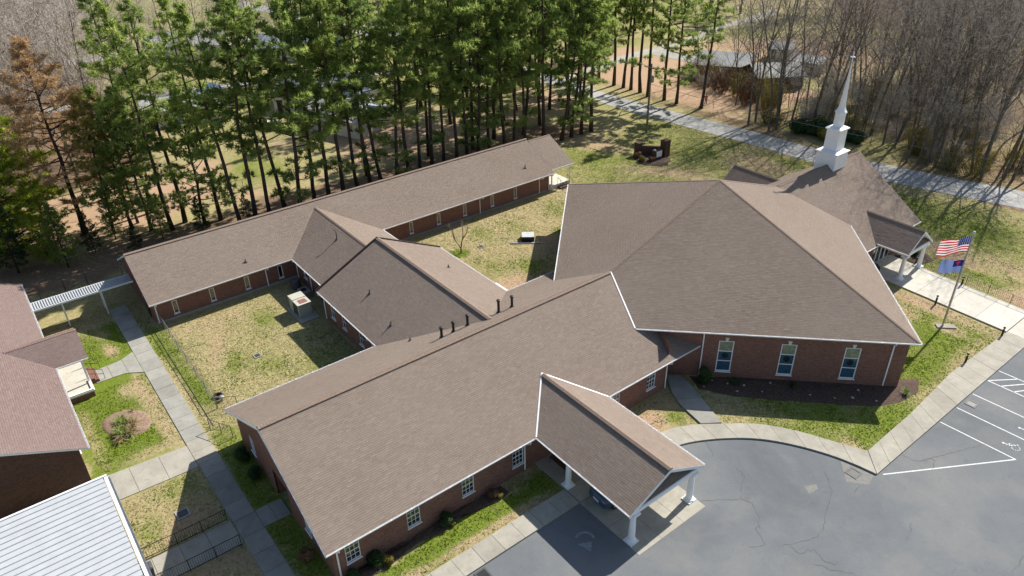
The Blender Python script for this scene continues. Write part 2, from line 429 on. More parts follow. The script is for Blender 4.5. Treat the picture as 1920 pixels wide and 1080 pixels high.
# ================================================================== SETTING: ground
def vnoise(X, Y, s, seed=0, octv=4):
    out = np.zeros_like(X); amp = 1.0; tot = 0
    for o in range(octv):
        rs = np.random.default_rng(seed*17+o); tab = rs.random((256, 256))
        x = X/s*2**o+91.7*o; y = Y/s*2**o+37.1*o
        xi = np.floor(x).astype(int); yi = np.floor(y).astype(int); fx = x-xi; fy = y-yi
        fx = fx*fx*(3-2*fx); fy = fy*fy*(3-2*fy)
        g = lambda a, b: tab[a % 256, b % 256]
        out += amp*((g(xi, yi)*(1-fx)+g(xi+1, yi)*fx)*(1-fy)+(g(xi, yi+1)*(1-fx)+g(xi+1, yi+1)*fx)*fy); tot += amp; amp *= .55
    return out/tot
xs = np.concatenate([[-900,-600,-420,-330,-280,-240,-210,-190,-170,-155,-142,-130,-120,-111,-103,-96,-90,-85,-80,-76,-73], np.arange(-71, 31.01, .5), [33,36,40,48,60,80,120,200,400,900]])
ys = np.concatenate([[-600,-300,-150,-80,-50,-38,-30,-26,-23], np.arange(-21, 103.01, .5), np.arange(104, 160, 1.5), [163,168,175,184,195,210,230,260,300,380,500,900]])
GX, GY = np.meshgrid(xs, ys)
n1 = vnoise(GX, GY, 9, 1); n2 = vnoise(GX, GY, 4, 2); n3 = vnoise(GX, GY, 20, 3)
Z = np.zeros(GX.shape+(3,)); Z[..., 0] = .30+.5*(n1-.5)+.35*(n2-.5); Z[..., 1] = .16+.5*(n2-.5); Z[..., 2] = .02
def blob(cx, cy, rx, ry, tgt, ang=0, soft=1.1, wob=.9, k=.9):
    a = R(ang); dx = GX-cx; dy = GY-cy
    u = (dx*math.cos(a)+dy*math.sin(a))/rx; v = (-dx*math.sin(a)+dy*math.cos(a))/ry
    d = np.sqrt(u*u+v*v)+wob*(n2-.5)+wob*.6*(n1-.5)
    wgt = np.clip((1+soft/2-d)/soft, 0, 1)*k
    for i in range(3):
        if tgt[i] is not None: Z[..., i] = Z[..., i]*(1-wgt)+(tgt[i]+.3*(n1-.5)+.25*(n2-.5))*wgt
def rect(x0, x1, y0, y1, tgt, soft=1.5, wob=1.2, k=1.0):
    d = np.minimum(np.minimum(GX-x0, x1-GX), np.minimum(GY-y0, y1-GY))+wob*(n2-.5)*2
    wgt = np.clip(d/soft+.5, 0, 1)*k
    for i in range(3):
        if tgt[i] is not None: Z[..., i] = Z[..., i]*(1-wgt)+(tgt[i]+.3*(n1-.5)+.25*(n2-.5))*wgt
rect(-300, -72, -120, 200, (.5, .15, .25)); rect(-190, -58, -60, 13, (.15, .2, .72), 6, 5); blob(-78, 48, 9, 7, (.7, .1, 0)); blob(-92, 30, 7, 9, (.65, .15, 0)); blob(-110, 60, 16, 14, (.6, .15, 0)); blob(-84, 12, 8, 5, (.2, .5, .4))
rect(-66, -49, -20, 74, (.25, .78, .1), 4, 3)
blob(-58, 21, 7, 6, (.7, .1, 0)); blob(-60, 30, 8, 4, (.5, .25, 0)); blob(-56, 40, 4, 5, (.1, .85, 0)); blob(-52, 50, 4, 8, (.15, .8, .1)); blob(-64, 60, 9, 10, (.6, .1, 0))
rect(-47.5, -37.8, -30, 62, (.05, .4, .7), 3, 3)
blob(-41, 61, 4.5, 8, (.05, .3, .75)); blob(-35, 68, 5, 4, (.12, .45, .05)); blob(-36, 60, 6, 4, (.15, .6, .1))
rect(-37, -6, 50, 77, (.52, .12, 0), 4, 3)
blob(-30, 60, 6, 5, (.6, .05, 0)); blob(-30, 56, 5, 4, (.62, .05, 0)); blob(-34, 62, 4, 2.5, (.12, .6, .1), 20)
blob(-33, 74, 6, 4, (.62, .02, .02)); blob(-20, 63, 9, 1.6, (.15, .62, 0), 35); blob(-17, 72, 6, 3, (.12, .6, .1), 10); blob(-23, 70, 4, 3, (.6, .1, 0)); blob(-12, 67, 7, 3, (.62, .05, 0), 20)
rect(8, 40, 61.5, 80, (.5, .15, 0), 3, 2.5)
blob(12, 66.5, 7, 1.3, (.1, .75, .05), -25); blob(21, 63.5, 3, 2.6, (.08, .9, 0)); blob(17.5, 68, 5, 1.2, (.2, .55, .25), -15); blob(8, 73, 7, 4, (.75, .02, 0), 15); blob(15, 64.5, 3, 1.2, (.75, .05, 0)); blob(3, 76, 6, 2.5, (.7, .05, .05), 10)
rect(9, 21.2, 31, 56.8, (.66, .12, 0), 1.2, 1.5)
blob(14, 55.6, 4, .9, (.1, .75, .05)); blob(13, 52.6, 2, 1.4, (.12, .6, 0)); blob(17.3, 51, 2.4, 2.6, (.78, .02, 0)); blob(17.4, 53.3, 1.1, .8, (.1, .55, 0)); blob(20.4, 47, .8, 6, (.2, .45, 0)); blob(18.6, 46, 2, 3, (.75, .02, 0)); blob(15.5, 32.6, 3.2, .9, (.12, .62, 0), 35); blob(17, 34, 4, 1.4, (.72, .03, 0), 45); blob(20.3, 37, .9, 4, (.8, .02, 0)); blob(20.2, 33.6, .9, .8, (.2, .5, 0))
rect(7.9, 10.8, 22, 28.2, (.4, .4, 0), .7, .8); blob(9.5, 24.6, 1.2, 1.6, (.1, .8, 0)); blob(10.3, 26.6, .9, 1, (.75, .05, 0))
rect(-26.8, -7.6, .2, 13.2, (.33, .2, 0), .8, 1)
blob(-17.5, 3.2, 1.6, 1.5, (.72, .02, 0)); blob(-24.5, 3.6, 1.0, 4.5, (.2, .45, 0)); blob(-20.5, 3, .8, 4.2, (.12, .5, 0), 70); blob(-15, 5.8, 1.5, 1, (.62, .02, 0)); blob(-22, 8, 2, 1, (.62, .02, 0)); blob(-12.5, 9.5, 2.4, 2.2, (.55, 0, 0)); blob(-17, 10.6, 2.4, 1.8, (.4, .2, 0))
rect(-27, -8, 23, 50, (.24, .3, 0), .8, 1)
blob(-20.9, 28.7, 1.0, .9, (.95, 0, 0), 0, .3, .2); blob(-14, 33, 1.8, 1.6, (.7, .05, 0)); blob(-16.5, 29.5, 2.5, 1.8, (.5, .1, 0)); blob(-23, 33, 2.6, 1.2, (.55, .1, 0)); blob(-21.5, 37, 2.6, 1.2, (.5, .1, 0)); blob(-17.5, 40, 1.4, 1.6, (.8, .05, 0)); blob(-12.5, 29, 1.4, 1.8, (.05, .75, 0)); blob(-22.5, 44, 2.6, 2.2, (.55, .1, 0)); blob(-17, 37.6, 1.6, 2.6, (.05, .6, 0))
rect(-30, -9.8, -9, -2.7, (1.0, .02, 0), .6, .7)
blob(-18, -3.5, 3.4, .55, (.08, .62, 0)); blob(-12.4, -3.4, 2.5, .6, (.15, .5, 0)); blob(-19, -4.4, 1.2, 1, (.2, .45, 0)); blob(-15.4, -8, 4, .5, (.4, .3, 0)); blob(-25.6, -4.2, 1.6, .7, (.1, .65, 0)); blob(-28.5, -4.2, 1.6, .8, (.4, .35, 0)); blob(-30, -6.5, 2, 1.5, (.35, .35, 0)); blob(-10.6, -5, .6, 2, (.3, .4, 0))
rect(-27, -9.5, -1.4, .5, (.72, .06, 0), .4, .5); blob(-15, -1, 5, .3, (.15, .5, 0)); blob(-11.3, -.5, 1.6, .9, (.45, .25, 0))
rect(-9.6, 8.5, -1.2, .8, (.75, .02, .1), .3, .3)
rect(-6.8, -1, -8.4, -2.9, (.3, .3, 0), .6, .8); blob(-5.8, -4.4, 1, 1.2, (.65, .05, 0)); blob(-2.2, -5, 1.0, 1.6, (.05, .6, .1)); blob(-3.2, -7, 1.2, .8, (.6, .05, 0))
rect(1.6, 14, -10, -2.9, (.15, .5, .12), .6, .8); blob(4.4, -4.4, 1.4, .9, (.6, .05, 0))
rect(8.4, 10.7, 1.5, 15.4, (1.0, .02, 0), .3, .5); blob(10.2, 8.6, .45, 5, (.12, .55, 0)); blob(10.2, 13.4, .4, 1.6, (.2, .45, 0)); blob(10, 3.6, .5, 1.2, (.2, .55, 0))
# across the road: raked red earth, then the leaf-littered wood
rect(-72, -27, 84.5, 106, (.1, .85, .05), 3, 3); blob(-30, 88, 5, 4, (.35, .45, .2)); blob(-46, 101, 10, 3, (.35, .5, 0), 20); blob(-50, 128, 24, 16, (.18, .8, 0)); blob(-38, 112, 6, 6, (.6, .3, 0)); blob(-66, 135, 10, 10, (.6, .2, 0))
rect(-27, 200, 85.5, 300, (.26, .2, .55), 3, 3); rect(-300, -20, 160, 400, (.3, .3, .4), 10, 5)
blob(-12, 90, 10, 5, (.55, .05, .3)); blob(-22, 97, 5, 8, (.55, .25, .2))
rect(-80, 60, 82.5, 85.2, (.15, .45, .45), .8, .8)
V = np.zeros((GX.size, 3)); V[:, 0] = GX.ravel(); V[:, 1] = GY.ravel()
inner = (GX > -70) & (GX < 30) & (GY > -20) & (GY < 100)
V[:, 2] = (np.where(inner, .03*(n2-.5), 0)-.02).ravel()
nx, ny = len(xs), len(ys); I = np.arange(nx*ny).reshape(ny, nx)
Q = np.stack([I[:-1, :-1], I[:-1, 1:], I[1:, 1:], I[1:, :-1]], -1).reshape(-1, 4)
me = fast_mesh('ground', V, Q, M['ground'], smooth=True)
at = me.attributes.new('zone', 'FLOAT_VECTOR', 'POINT'); at.data.foreach_set('vector', np.clip(Z, -.3, 1.2).reshape(-1).astype(np.float32))
ground = bpy.data.objects.new('ground', me); COL.objects.link(ground); tag(ground, 'patchy early spring lawn of green and straw coloured grass', None, None, 'structure')

# ------------------------------------------------------------------ paving
def struct_empty(name, label, loc):
    o = thing(name, label, None, loc); o['kind'] = 'structure'; return o
def smoothline(P, n):
    P = [Vector((*p, 0)) for p in P]; L = [0]
    for a, b in zip(P, P[1:]): L.append(L[-1]+(b-a).length)
    out = []
    for i in range(n+1):
        s = L[-1]*i/n; k = max(j for j in range(len(L)) if L[j] <= s+1e-6); k = min(k, len(P)-2)
        f = (s-L[k])/(L[k+1]-L[k]); out.append(P[k].lerp(P[k+1], f))
    return out
def catmull(P, m=6):
    P = [Vector((*p, 0)) for p in P]; Q = [P[0]*2-P[1]]+P+[P[-1]*2-P[-2]]; out = []
    for i in range(1, len(Q)-2):
        for k in range(m):
            t = k/m; a, b, c, d = Q[i-1], Q[i], Q[i+1], Q[i+2]
            out.append(.5*((2*b)+(c-a)*t+(2*a-5*b+4*c-d)*t*t+(3*b-a-3*c+d)*t**3))
    out.append(P[-1]); return [(p.x, p.y) for p in out]
def slabs(parent, left, right, n, z0, z1, mat, gap=.012):
    A = smoothline(left, n*3); B = smoothline(right, n*3)
    for i in range(n):
        a = A[3*i:3*i+4]; b = B[3*i:3*i+4]
        g = gap/max((a[3]-a[0]).length, .1)
        ring = []
        pa = [a[0].lerp(a[1], 3*g), a[1], a[2], a[3].lerp(a[2], 3*g)]; pb = [b[0].lerp(b[1], 3*g), b[1], b[2], b[3].lerp(b[2], 3*g)]
        ring = [(p.x, p.y) for p in pa]+[(p.x, p.y) for p in reversed(pb)]
        dz = random.uniform(-.006, .006)
        MB().prism(ring, z0, z1+dz).build('slab', M[mat], parent, uv=False)
def sheet(name, pts, z, mat, kind='structure', parent=None, label=None):
    mb = MB(); mb.poly([(x, y, z) for x, y in pts])
    a = sum(pts[i][0]*pts[(i+1) % len(pts)][1]-pts[(i+1) % len(pts)][0]*pts[i][1] for i in range(len(pts)))
    if a < 0: mb.f = [f[::-1] for f in mb.f]
    return mb.build(name, M[mat], parent, kind=kind if not parent else None, label=label, uv=False)

curb = catmull([(12.15,22.6),(12.6,24.6),(13.4,26.3),(14.7,28.2),(16.1,29.6),(17.9,30.8),(19.8,31.7),(21.3,32.15),(22.6,32.4)])
inn = catmull([(10.65,22.6),(10.95,24.9),(11.8,26.8),(12.95,28.4),(14.6,30.4),(16.7,31.9),(19.0,33.0),(20.2,33.5),(21.05,34.0)])
lot = [(12.0,-60),(12.0,22.6)]+curb[1:]+[(22.62,56.3),(140,56.3),(140,-60)]
parking = sheet('parking_lot', lot, .006, 'asphalt', label='weathered blue grey asphalt car park with cracks')

wk = struct_empty('sidewalk', 'straight concrete walk between the courtyard fence and the old building', (-10,-2,0))
slabs(wk, [(-32.6,-2.75),(-9.9,-2.8)], [(-32.6,-1.3),(-9.9,-1.35)], 15, -.03, .035, 'concrete_grey')
slabs(wk, [(-9.9,-2.8),(-7.1,-2.8)], [(-9.9,-1.35),(-7.1,-1.35)], 2, -.03, .037, 'concrete')
slabs(wk, [(-7.1,-2.78),(11,-2.65)], [(-7.1,-1.33),(11,-1.3)], 11, -.03, .035, 'concrete_grey')
wk2 = struct_empty('sidewalk', 'short concrete walk from the white porch steps', (-22,-4,0))
slabs(wk2, [(-23.4,-6.2),(-23.5,-4),(-24.2,-2.79)], [(-21.5,-6.2),(-21.4,-4),(-20.6,-2.79)], 3, -.03, .034, 'concrete_grey')
wk3 = struct_empty('sidewalk', 'pale concrete walk running under the white metal canopy', (-8,-6,0))
slabs(wk3, [(-10.2,-10.5),(-9.5,-2.82)], [(-7.2,-10.5),(-6.9,-2.82)], 4, -.03, .034, 'concrete')
wk4 = struct_empty('sidewalk', 'concrete ramp between two black handrails', (0,-5.5,0))
slabs(wk4, [(-.95,-9.2),(-.75,-2.8)], [(1.35,-9.2),(1.45,-2.8)], 4, -.03, .036, 'concrete')
slabs(wk4, [(-.62,-1.3),(-.55,.45)], [(1.05,-1.3),(1.1,.45)], 2, -.03, .036, 'concrete_grey')
wk5 = struct_empty('sidewalk', 'straight concrete kerb walk in front of the shrub bed', (11.3,8,0))
slabs(wk5, [(10.55,-16),(10.55,15.35)], [(12.03,-16),(12.03,15.35)], 21, -.03, .12, 'concrete')
wk6 = struct_empty('sidewalk', 'curved concrete kerb walk around the asphalt turning circle', (16,31,0))
slabs(wk6, inn, curb, 10, -.03, .12, 'concrete')
wk7 = struct_empty('sidewalk', 'long concrete kerb walk beside the parking bays', (21.8,44,0))
slabs(wk7, [(21.07,34.02),(20.95,40),(20.5,47),(20.8,56.5)], [(22.62,32.42),(22.62,40),(22.62,47),(22.65,56.5)], 15, -.03, .12, 'concrete')
wk8 = struct_empty('sidewalk', 'short concrete walk from the corner by the stained glass windows', (9.5,29,0))
slabs(wk8, [(6.6,29.6),(8.4,28.3),(9.7,27.75),(12.02,27.3)], [(7.3,30.5),(8.6,30.2),(9.8,29.75),(12.9,28.55)], 4, -.03, .115, 'concrete_grey')
wk9 = struct_empty('sidewalk', 'wide pale concrete walk leading to the white columned entrance', (16,58.8,0))
slabs(wk9, [(7.4,57.0),(20.75,56.55)], [(7.4,62.0),(20.75,61.2)], 5, -.03, .1, 'concrete_pale')
slabs(wk9, [(20.8,56.55),(40,56.55)], [(20.8,61.2),(40,61.2)], 6, -.03, .1, 'concrete_pale')
pad = struct_empty('carport_pavement', 'concrete floor under the carport', (13,18.5,0))
for x0, x1 in ((12.04,14.6),(14.62,17.25)):
    for y0, y1 in ((15.4,17.38),(17.4,19.38),(19.4,21.45)): MB().box((x0,y0,-.03),(x1,y1,.02)).build('slab', M['concrete'], pad, uv=False)
for y0, y1 in ((15.4,17.38),(17.4,19.38),(19.4,21.3),(21.32,22.58)): MB().box((10.56,y0,-.03),(12.02,y1,.12)).build('slab', M['concrete'], pad, uv=False)
for y0, y1 in ((15.4,18.4),(18.42,21.4)): MB().box((7.5,y0,-.03),(10.54,y1,.12)).build('slab', M['concrete'], pad, uv=False)

# road and drives behind
roadS = catmull([(-190,60),(-110,72),(-75,76),(-53,76.2),(-46.8,75.6),(-35.4,76.5),(-22,77.9),(-11.8,78.5),(-4,79.4),(3,81.3),(11.4,83.8),(30,89),(80,100)])
roadN = catmull([(-190,64.5),(-110,76.5),(-75,80),(-56.6,80.0),(-50,80.0),(-37,81.0),(-25.4,82.4),(-14.1,83.2),(-6.3,84.6),(2.8,87.0),(9.4,89.0),(30,94.5),(80,105)])
rb = MB()
for i in range(len(roadS)-1): rb.poly([(*roadS[i], .004), (*roadS[i+1], .004), (*roadN[i+1], .004), (*roadN[i], .004)])
rb.build('road', M['road_asphalt'], kind='structure', label='sun bleached lane striped with tree shadows', uv=False)
def strip(name, L, w, z, mat, label):
    P = catmull(L); mb = MB(); l = []; r = []
    for i, p in enumerate(P):
        a = P[max(i-1, 0)]; b = P[min(i+1, len(P)-1)]; dx, dy = b[0]-a[0], b[1]-a[1]; k = math.hypot(dx, dy)
        l.append((p[0]-dy/k*w/2, p[1]+dx/k*w/2)); r.append((p[0]+dy/k*w/2, p[1]-dx/k*w/2))
    for i in range(len(P)-1): mb.poly([(*r[i], z), (*r[i+1], z), (*l[i+1], z), (*l[i], z)])
    return mb.build(name, M[mat], kind='structure', label=label, uv=False)
strip('driveway', [(-62,80),(-66,95),(-67,108),(-68,121),(-72,134),(-72,145),(-75,160)], 3.4, .008, 'concrete', 'pale drive curving away past the far house')
strip('driveway', [(-66,107),(-56,108),(-50,107)], 4.5, .01, 'concrete_grey', 'grey parking apron beside the far house')
strip('path', [(-48,101.9),(-44,100.6),(-40.5,99.8)], .9, .01, 'concrete_pale', 'narrow pale path in front of the far house')
strip('driveway', [(-106,2),(-103,20),(-98,38),(-88,60),(-84,75)], 3.6, .008, 'concrete', 'pale gravel lane behind the pine grove')
strip('driveway', [(-150,-20),(-140,8),(-135,40),(-125,80)], 5, .006, 'road_asphalt', 'grey lane far behind the bare trees')

# mulch beds and worn soil
def ring(cx, cy, rx, ry, n=26, wob=.08, ang=0):
    a0 = R(ang); out = []
    for k in range(n):
        t = 2*math.pi*k/n; q = 1+wob*(random.random()-.5)*2; x = rx*q*math.cos(t); y = ry*q*math.sin(t)
        out.append((cx+x*math.cos(a0)-y*math.sin(a0), cy+x*math.sin(a0)+y*math.cos(a0)))
    return out
def mound(name, pts, h, label, mat='bark_mulch', z=.0):
    # soft edged raised bed
    cx = sum(p[0] for p in pts)/len(pts); cy = sum(p[1] for p in pts)/len(pts); n = len(pts); mb = MB(); rings = []
    for k, (f, hh) in enumerate(((1.0, -.02), (.93, h*.6), (.75, h), (.4, h*1.1))):
        rings.append([(cx+(p[0]-cx)*f, cy+(p[1]-cy)*f, z+hh*random.uniform(.85, 1.15) if k else z+hh) for p in pts])
    vs = [v for r_ in rings for v in r_]+[(cx, cy, z+h*1.1)]; fs = []
    for k in range(3):
        for i in range(n): fs.append((k*n+i, k*n+(i+1) % n, (k+1)*n+(i+1) % n, (k+1)*n+i))
    for i in range(n): fs.append((3*n+i, 3*n+(i+1) % n, 4*n))
    mb.add(vs, fs); o = mb.build(name, M[mat], kind='structure', label=label, smooth=True, uv=False); return o
def dense(pts, step=.6):
    out = []
    for i in range(len(pts)):
        a = Vector((*pts[i], 0)); b = Vector((*pts[(i+1) % len(pts)], 0)); m = max(1, int((b-a).length/step))
        for k in range(m):
            q = a.lerp(b, k/m); out.append((q.x+random.uniform(-.08, .08), q.y+random.uniform(-.08, .08)))
    return out
mound('mulch_bed', dense([(7.55,.8),(8.3,1.0),(8.65,2.6),(8.35,4.2),(8.1,5.6),(8.5,7.6),(8.3,8.7),(8.2,10),(8.7,11.5),(8.5,12.4),(7.55,12.4)]), .05, 'narrow mulch bed with clipped shrubs under the twelve pane windows')
mound('mulch_bed', dense([(7.7,31.0),(9.2,30.4),(11.6,31.8),(14.6,34.6),(17.2,37.2),(18.9,38.9),(19.9,40.8),(20.0,43.0),(19.3,44.7),(18.3,43.4),(17.95,41.9),(13,36.9)]), .05, 'wide dark mulch bed under the stained glass windows')
mound('flower_bed', ring(-14.9, -5.55, 1.95, 1.45, 30, .06, 30), .09, 'round mulched flower bed in the side lawn', 'ground_slab_dirt')
mound('mulch_bed', ring(-26.2, 63.4, 2.6, 2.3, 30, .08), .12, 'oval mulch bed around the brick sign')
mound('mulch_bed', dense([(7.7,62.3),(10.2,62.2),(10.9,64.2),(9.6,65.3),(7.7,65.2)]), .06, 'small mulch bed beside the white columned entrance')
# ================================================================== BUILDINGS: tools
def plane_z(pl, x, y): return pl[0]+pl[1]*x+pl[2]*y
TN = np.random.default_rng(3)
def roof(parent, plan, pl, label=None, mat='shingle', deck='white_paint', th=.13, course=.145, tab=.33, name='roof'):
    """plan polygon on plane z = a + b x + c y: a deck slab plus real lapped shingle tabs"""
    P = [Vector((x, y, plane_z(pl, x, y))) for x, y in plan]
    dk = MB().slab([p-Vector((0, 0, .008)) for p in P], th).build(name, M[deck], parent, label=label, uv=False)
    nrm = Vector((-pl[1], -pl[2], 1)).normalized()
    up = Vector((pl[1], pl[2], pl[1]**2+pl[2]**2)).normalized(); ua = up.cross(nrm).normalized()
    U = [p.dot(ua) for p in P]; V = [p.dot(up) for p in P]; n0 = P[0].dot(nrm)
    v0, v1 = min(V), max(V); N = len(P)
    def span(v):
        v = min(max(v, v0+1e-4), v1-1e-4); xs_ = []
        for i in range(N):
            a, b = V[i], V[(i+1) % N]
            if (a-v)*(b-v) <= 0 and a != b: xs_.append(U[i]+(U[(i+1) % N]-U[i])*(v-a)/(b-a))
        return (min(xs_), max(xs_)) if xs_ else None
    vs = []; fs = []; ti = []
    def pt(u, v, h): q = ua*u+up*v+nrm*(n0+h); vs.append((q.x, q.y, q.z))
    nb = int(math.ceil((v1-v0)/course)); rowt = 0.0
    for k in range(nb):
        a = v0+k*course; b = min(a+course, v1)
        s0, s1 = span(a), span(b)
        if not s0 or not s1: continue
        lo = min(s0[0], s1[0]); hi = max(s0[1], s1[1]); u = lo-tab*TN.random(); tint = .5
        while u < hi:
            wdt = tab*(.8+.5*TN.random()); e = u+wdt
            c = lambda x, s: min(max(x, s[0]), s[1])
            a0, a1, b0, b1 = c(u, s0), c(e, s0), c(u, s1), c(e, s1)
            if a1-a0 > .01 or b1-b0 > .01:
                h = .003+.007*TN.random(); base = len(vs)
                m = a+(b-a)*.62; m0, m1 = a0+(b0-a0)*.62, a1+(b1-a1)*.62
                pt(a0, a, h); pt(a1, a, h); pt(m1, m, h); pt(m0, m, h); pt(b1, b, h-.001); pt(b0, b, h-.001)
                pt(a0, a, -.002); pt(a1, a, -.002)
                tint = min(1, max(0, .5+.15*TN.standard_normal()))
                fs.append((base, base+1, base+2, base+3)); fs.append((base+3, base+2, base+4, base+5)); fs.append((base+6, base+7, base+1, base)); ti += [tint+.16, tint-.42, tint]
            u = e
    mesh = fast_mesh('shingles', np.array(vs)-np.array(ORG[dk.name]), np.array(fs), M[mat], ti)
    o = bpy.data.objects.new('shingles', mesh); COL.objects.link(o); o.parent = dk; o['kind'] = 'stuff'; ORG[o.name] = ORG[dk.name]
    return dk
def caps(parent, p, q, n1, n2, wd=.15, lift=.03, step=.19, mat='cap_shingle', name='ridge_cap'):
    p, q = Vector(p), Vector(q); d = (q-p).normalized(); L = (q-p).length; mb = MB(); n = int(L/step)
    def side(nn):
        t_ = d.cross(Vector(nn)).normalized(); return t_ if t_.z < 0 else -t_
    n1 = Vector(n1).normalized(); n2 = Vector(n2).normalized(); t1, t2 = side(n1), side(n2); mid = (n1+n2).normalized()
    if abs(d.z) > .02:   # hips: sides fall away from the line inside each plane
        t1 = (n1.cross(d)).normalized(); t1 = t1 if t1.z < 0 else -t1
        t2 = (n2.cross(d)).normalized(); t2 = t2 if t2.z < 0 else -t2
    for i in range(n):
        a = p+d*(L*i/n); b = p+d*(L*(i+1)/n); la, lb = lift+.018, lift
        ra = a+mid*la; rb_ = b+mid*lb
        A1 = a+t1*wd+n1*la; B1 = b+t1*wd+n1*lb; A2 = a+t2*wd+n2*la; B2 = b+t2*wd+n2*lb
        vs = [ra, rb_, B1, A1, A2, B2, A1-n1*la, B1-n1*lb, A2-n2*la, B2-n2*lb]
        mb.add(vs, [(0,1,2,3), (1,0,4,5), (3,2,7,6), (5,4,8,9), (3,6,4,0) if False else (0,3,4)])
    return mb.build(name, M[mat], parent, uv=False)
def wall(parent, p0, p1, z0, z1, ops=(), mat='brick', top=None, depth=.12, label=None):
    """outer skin of a wall from p0 to p1 with real openings (s0,s1,za,zb); outside lies right of p0->p1; top: gable polygon [(s,z)]"""
    p0 = Vector((*p0, 0)); p1 = Vector((*p1, 0)); L = (p1-p0).length; d = (p1-p0)/L; n = Vector((d.y, -d.x, 0)); mb = MB()
    P = lambda s, z, k=0: tuple(p0+d*s+n*k+Vector((0, 0, z)))
    S = sorted({0.0, L, *[o[0] for o in ops], *[o[1] for o in ops]}); Zs = sorted({z0, z1, *[o[2] for o in ops], *[o[3] for o in ops]})
    for i in range(len(S)-1):
        for j in range(len(Zs)-1):
            ms, mz = (S[i]+S[i+1])/2, (Zs[j]+Zs[j+1])/2
            if any(o[0] < ms < o[1] and o[2] < mz < o[3] for o in ops): continue
            mb.poly([P(S[i], Zs[j]), P(S[i+1], Zs[j]), P(S[i+1], Zs[j+1]), P(S[i], Zs[j+1])])
    for o in ops:
        c = [(o[0], o[2]), (o[1], o[2]), (o[1], o[3]), (o[0], o[3])]
        for k in range(4):
            a, b = c[k], c[(k+1) % 4]; mb.poly([P(*a), P(*b), P(*b, -depth), P(*a, -depth)])
    if top: mb.poly([P(s, z) for s, z in top])
    return mb.build('wall', M[mat], parent, label=label)
def window(parent, c, d, n, wd, z0, z1, cols=3, rows=4, frame=.045, mun=.02, glassm='glass', trim='white_paint', bars=(), label=None, pmats=None, depth=.12):
    """c: point on the outer wall face below the window centre; frame part with sill and pane sub-parts"""
    c = Vector((*c[:2], 0)); d = Vector((*d, 0)).normalized(); n = Vector((*n, 0)).normalized(); mb = MB(); h = wd/2
    cc = c-n*(depth-.05); hd = .04
    mb.obox(cc-d*(h-frame/2), d, n, frame/2, hd, z0, z1); mb.obox(cc+d*(h-frame/2), d, n, frame/2, hd, z0, z1)
    mb.obox(cc, d, n, h-frame, hd-.003, z0, z0+frame); mb.obox(cc, d, n, h-frame, hd-.003, z1-frame, z1)
    iw = wd-2*frame; ih = z1-z0-2*frame
    for i in range(1, cols): mb.obox(cc+d*(-iw/2+iw*i/cols), d, n, mun/2, .02, z0+frame, z1-frame)
    for j in range(1, rows):
        k = 2.2 if (j in bars) else 1.0; zc = z0+frame+ih*j/rows; mb.obox(cc, d, n, iw/2, .024 if k > 1 else .018, zc-mun/2*k, zc+mun/2*k)
    w_ = mb.build('window', M[trim], parent, label=label, uv=False)
    MB().obox(c+n*.02, d, n, h+.05, .05, z0-.06, z0-.003).build('sill', M[trim], w_, uv=False)
    for i in range(cols):
        for j in range(rows):
            a = -iw/2+iw*i/cols; b = -iw/2+iw*(i+1)/cols; za = z0+frame+ih*j/rows; zb = z0+frame+ih*(j+1)/rows
            tl = random.uniform(-.004, .004); q = [cc+d*a-n*(.012+tl), cc+d*b-n*(.012-tl)]
            pm = pmats[j] if pmats else glassm
            MB().add([(q[0].x,q[0].y,za),(q[1].x,q[1].y,za),(q[1].x,q[1].y,zb),(q[0].x,q[0].y,zb)], [(0,1,2,3)]).build('pane', M[pm], w_)
    return w_
def gutter(parent, p, q, n, mat='white_paint'):
    p, q = Vector(p), Vector(q); n = Vector(n).normalized(); d = (q-p).normalized(); mb = MB()
    prof = [(a*.75, b*.9) for a, b in [(0.0,.0),(.0,-.12),(.08,-.12),(.125,-.03),(.125,.01),(.11,.01),(.105,-.03),(.075,-.09),(.015,-.09),(.015,.0)]]
    vs = [p+n*a+Vector((0,0,b)) for a, b in prof]+[q+n*a+Vector((0,0,b)) for a, b in prof]; m = len(prof)
    mb.add(vs, [(i,(i+1)%m,m+(i+1)%m,m+i) for i in range(m)]+[tuple(range(m)), tuple(range(2*m-1,m-1,-1))])
    L = (q-p).length
    for k in range(1, int(L/1.3)):   # hanger straps
        c = p+d*(L*k/int(L/1.3)); mb.add([c-d*.015+n*.0+Vector((0,0,.012)), c+d*.015+Vector((0,0,.012)), c+d*.015+n*.13+Vector((0,0,.015)), c-d*.015+n*.13+Vector((0,0,.015))], [(0,1,2,3)])
    return mb.build('gutter', M[mat], parent, uv=False)
def downspout(parent, eave, wallp, z0=.12, kick=(0, 0)):
    e = Vector(eave); w_ = Vector(wallp); mb = MB()
    k = Vector((kick[0], kick[1], 0))
    pts = [e, e-Vector((0,0,.12)), Vector((w_.x, w_.y, e.z-.45)), Vector((w_.x, w_.y, z0+.12)), Vector((w_.x, w_.y, z0))+k*.3]
    mb.tube(pts, .055, 4); return mb.build('downspout', M['white_paint'], parent, uv=False)
def column(parent, x, y, z1, z0=.02, r=.2, label=None):
    mb = MB(); H = z1-z0
    mb.box((x-.34,y-.34,z0),(x+.34,y+.34,z0+.09))
    mb.lathe([(.32,.092),(.34,.13),(.32,.18),(.26,.2),(.25,.235),(r+.02,.26)], (x,y,z0), 20)
    sh = mb.lathe([(r+.015,.262),(r+.01,H*.35),(r-.03,H-.34)], (x,y,z0), 20)
    mb.lathe([(r-.03,H-.338),(r+.0,H-.32),(r+.0,H-.29),(r-.03,H-.28),(r-.03,H-.22),(r+.06,H-.14)], (x,y,z0), 20)
    mb.box((x-.3,y-.3,z1-.138),(x+.3,y+.3,z1-.002))
    return mb.build('column', M['white_paint'], parent, label=label, uv=False)

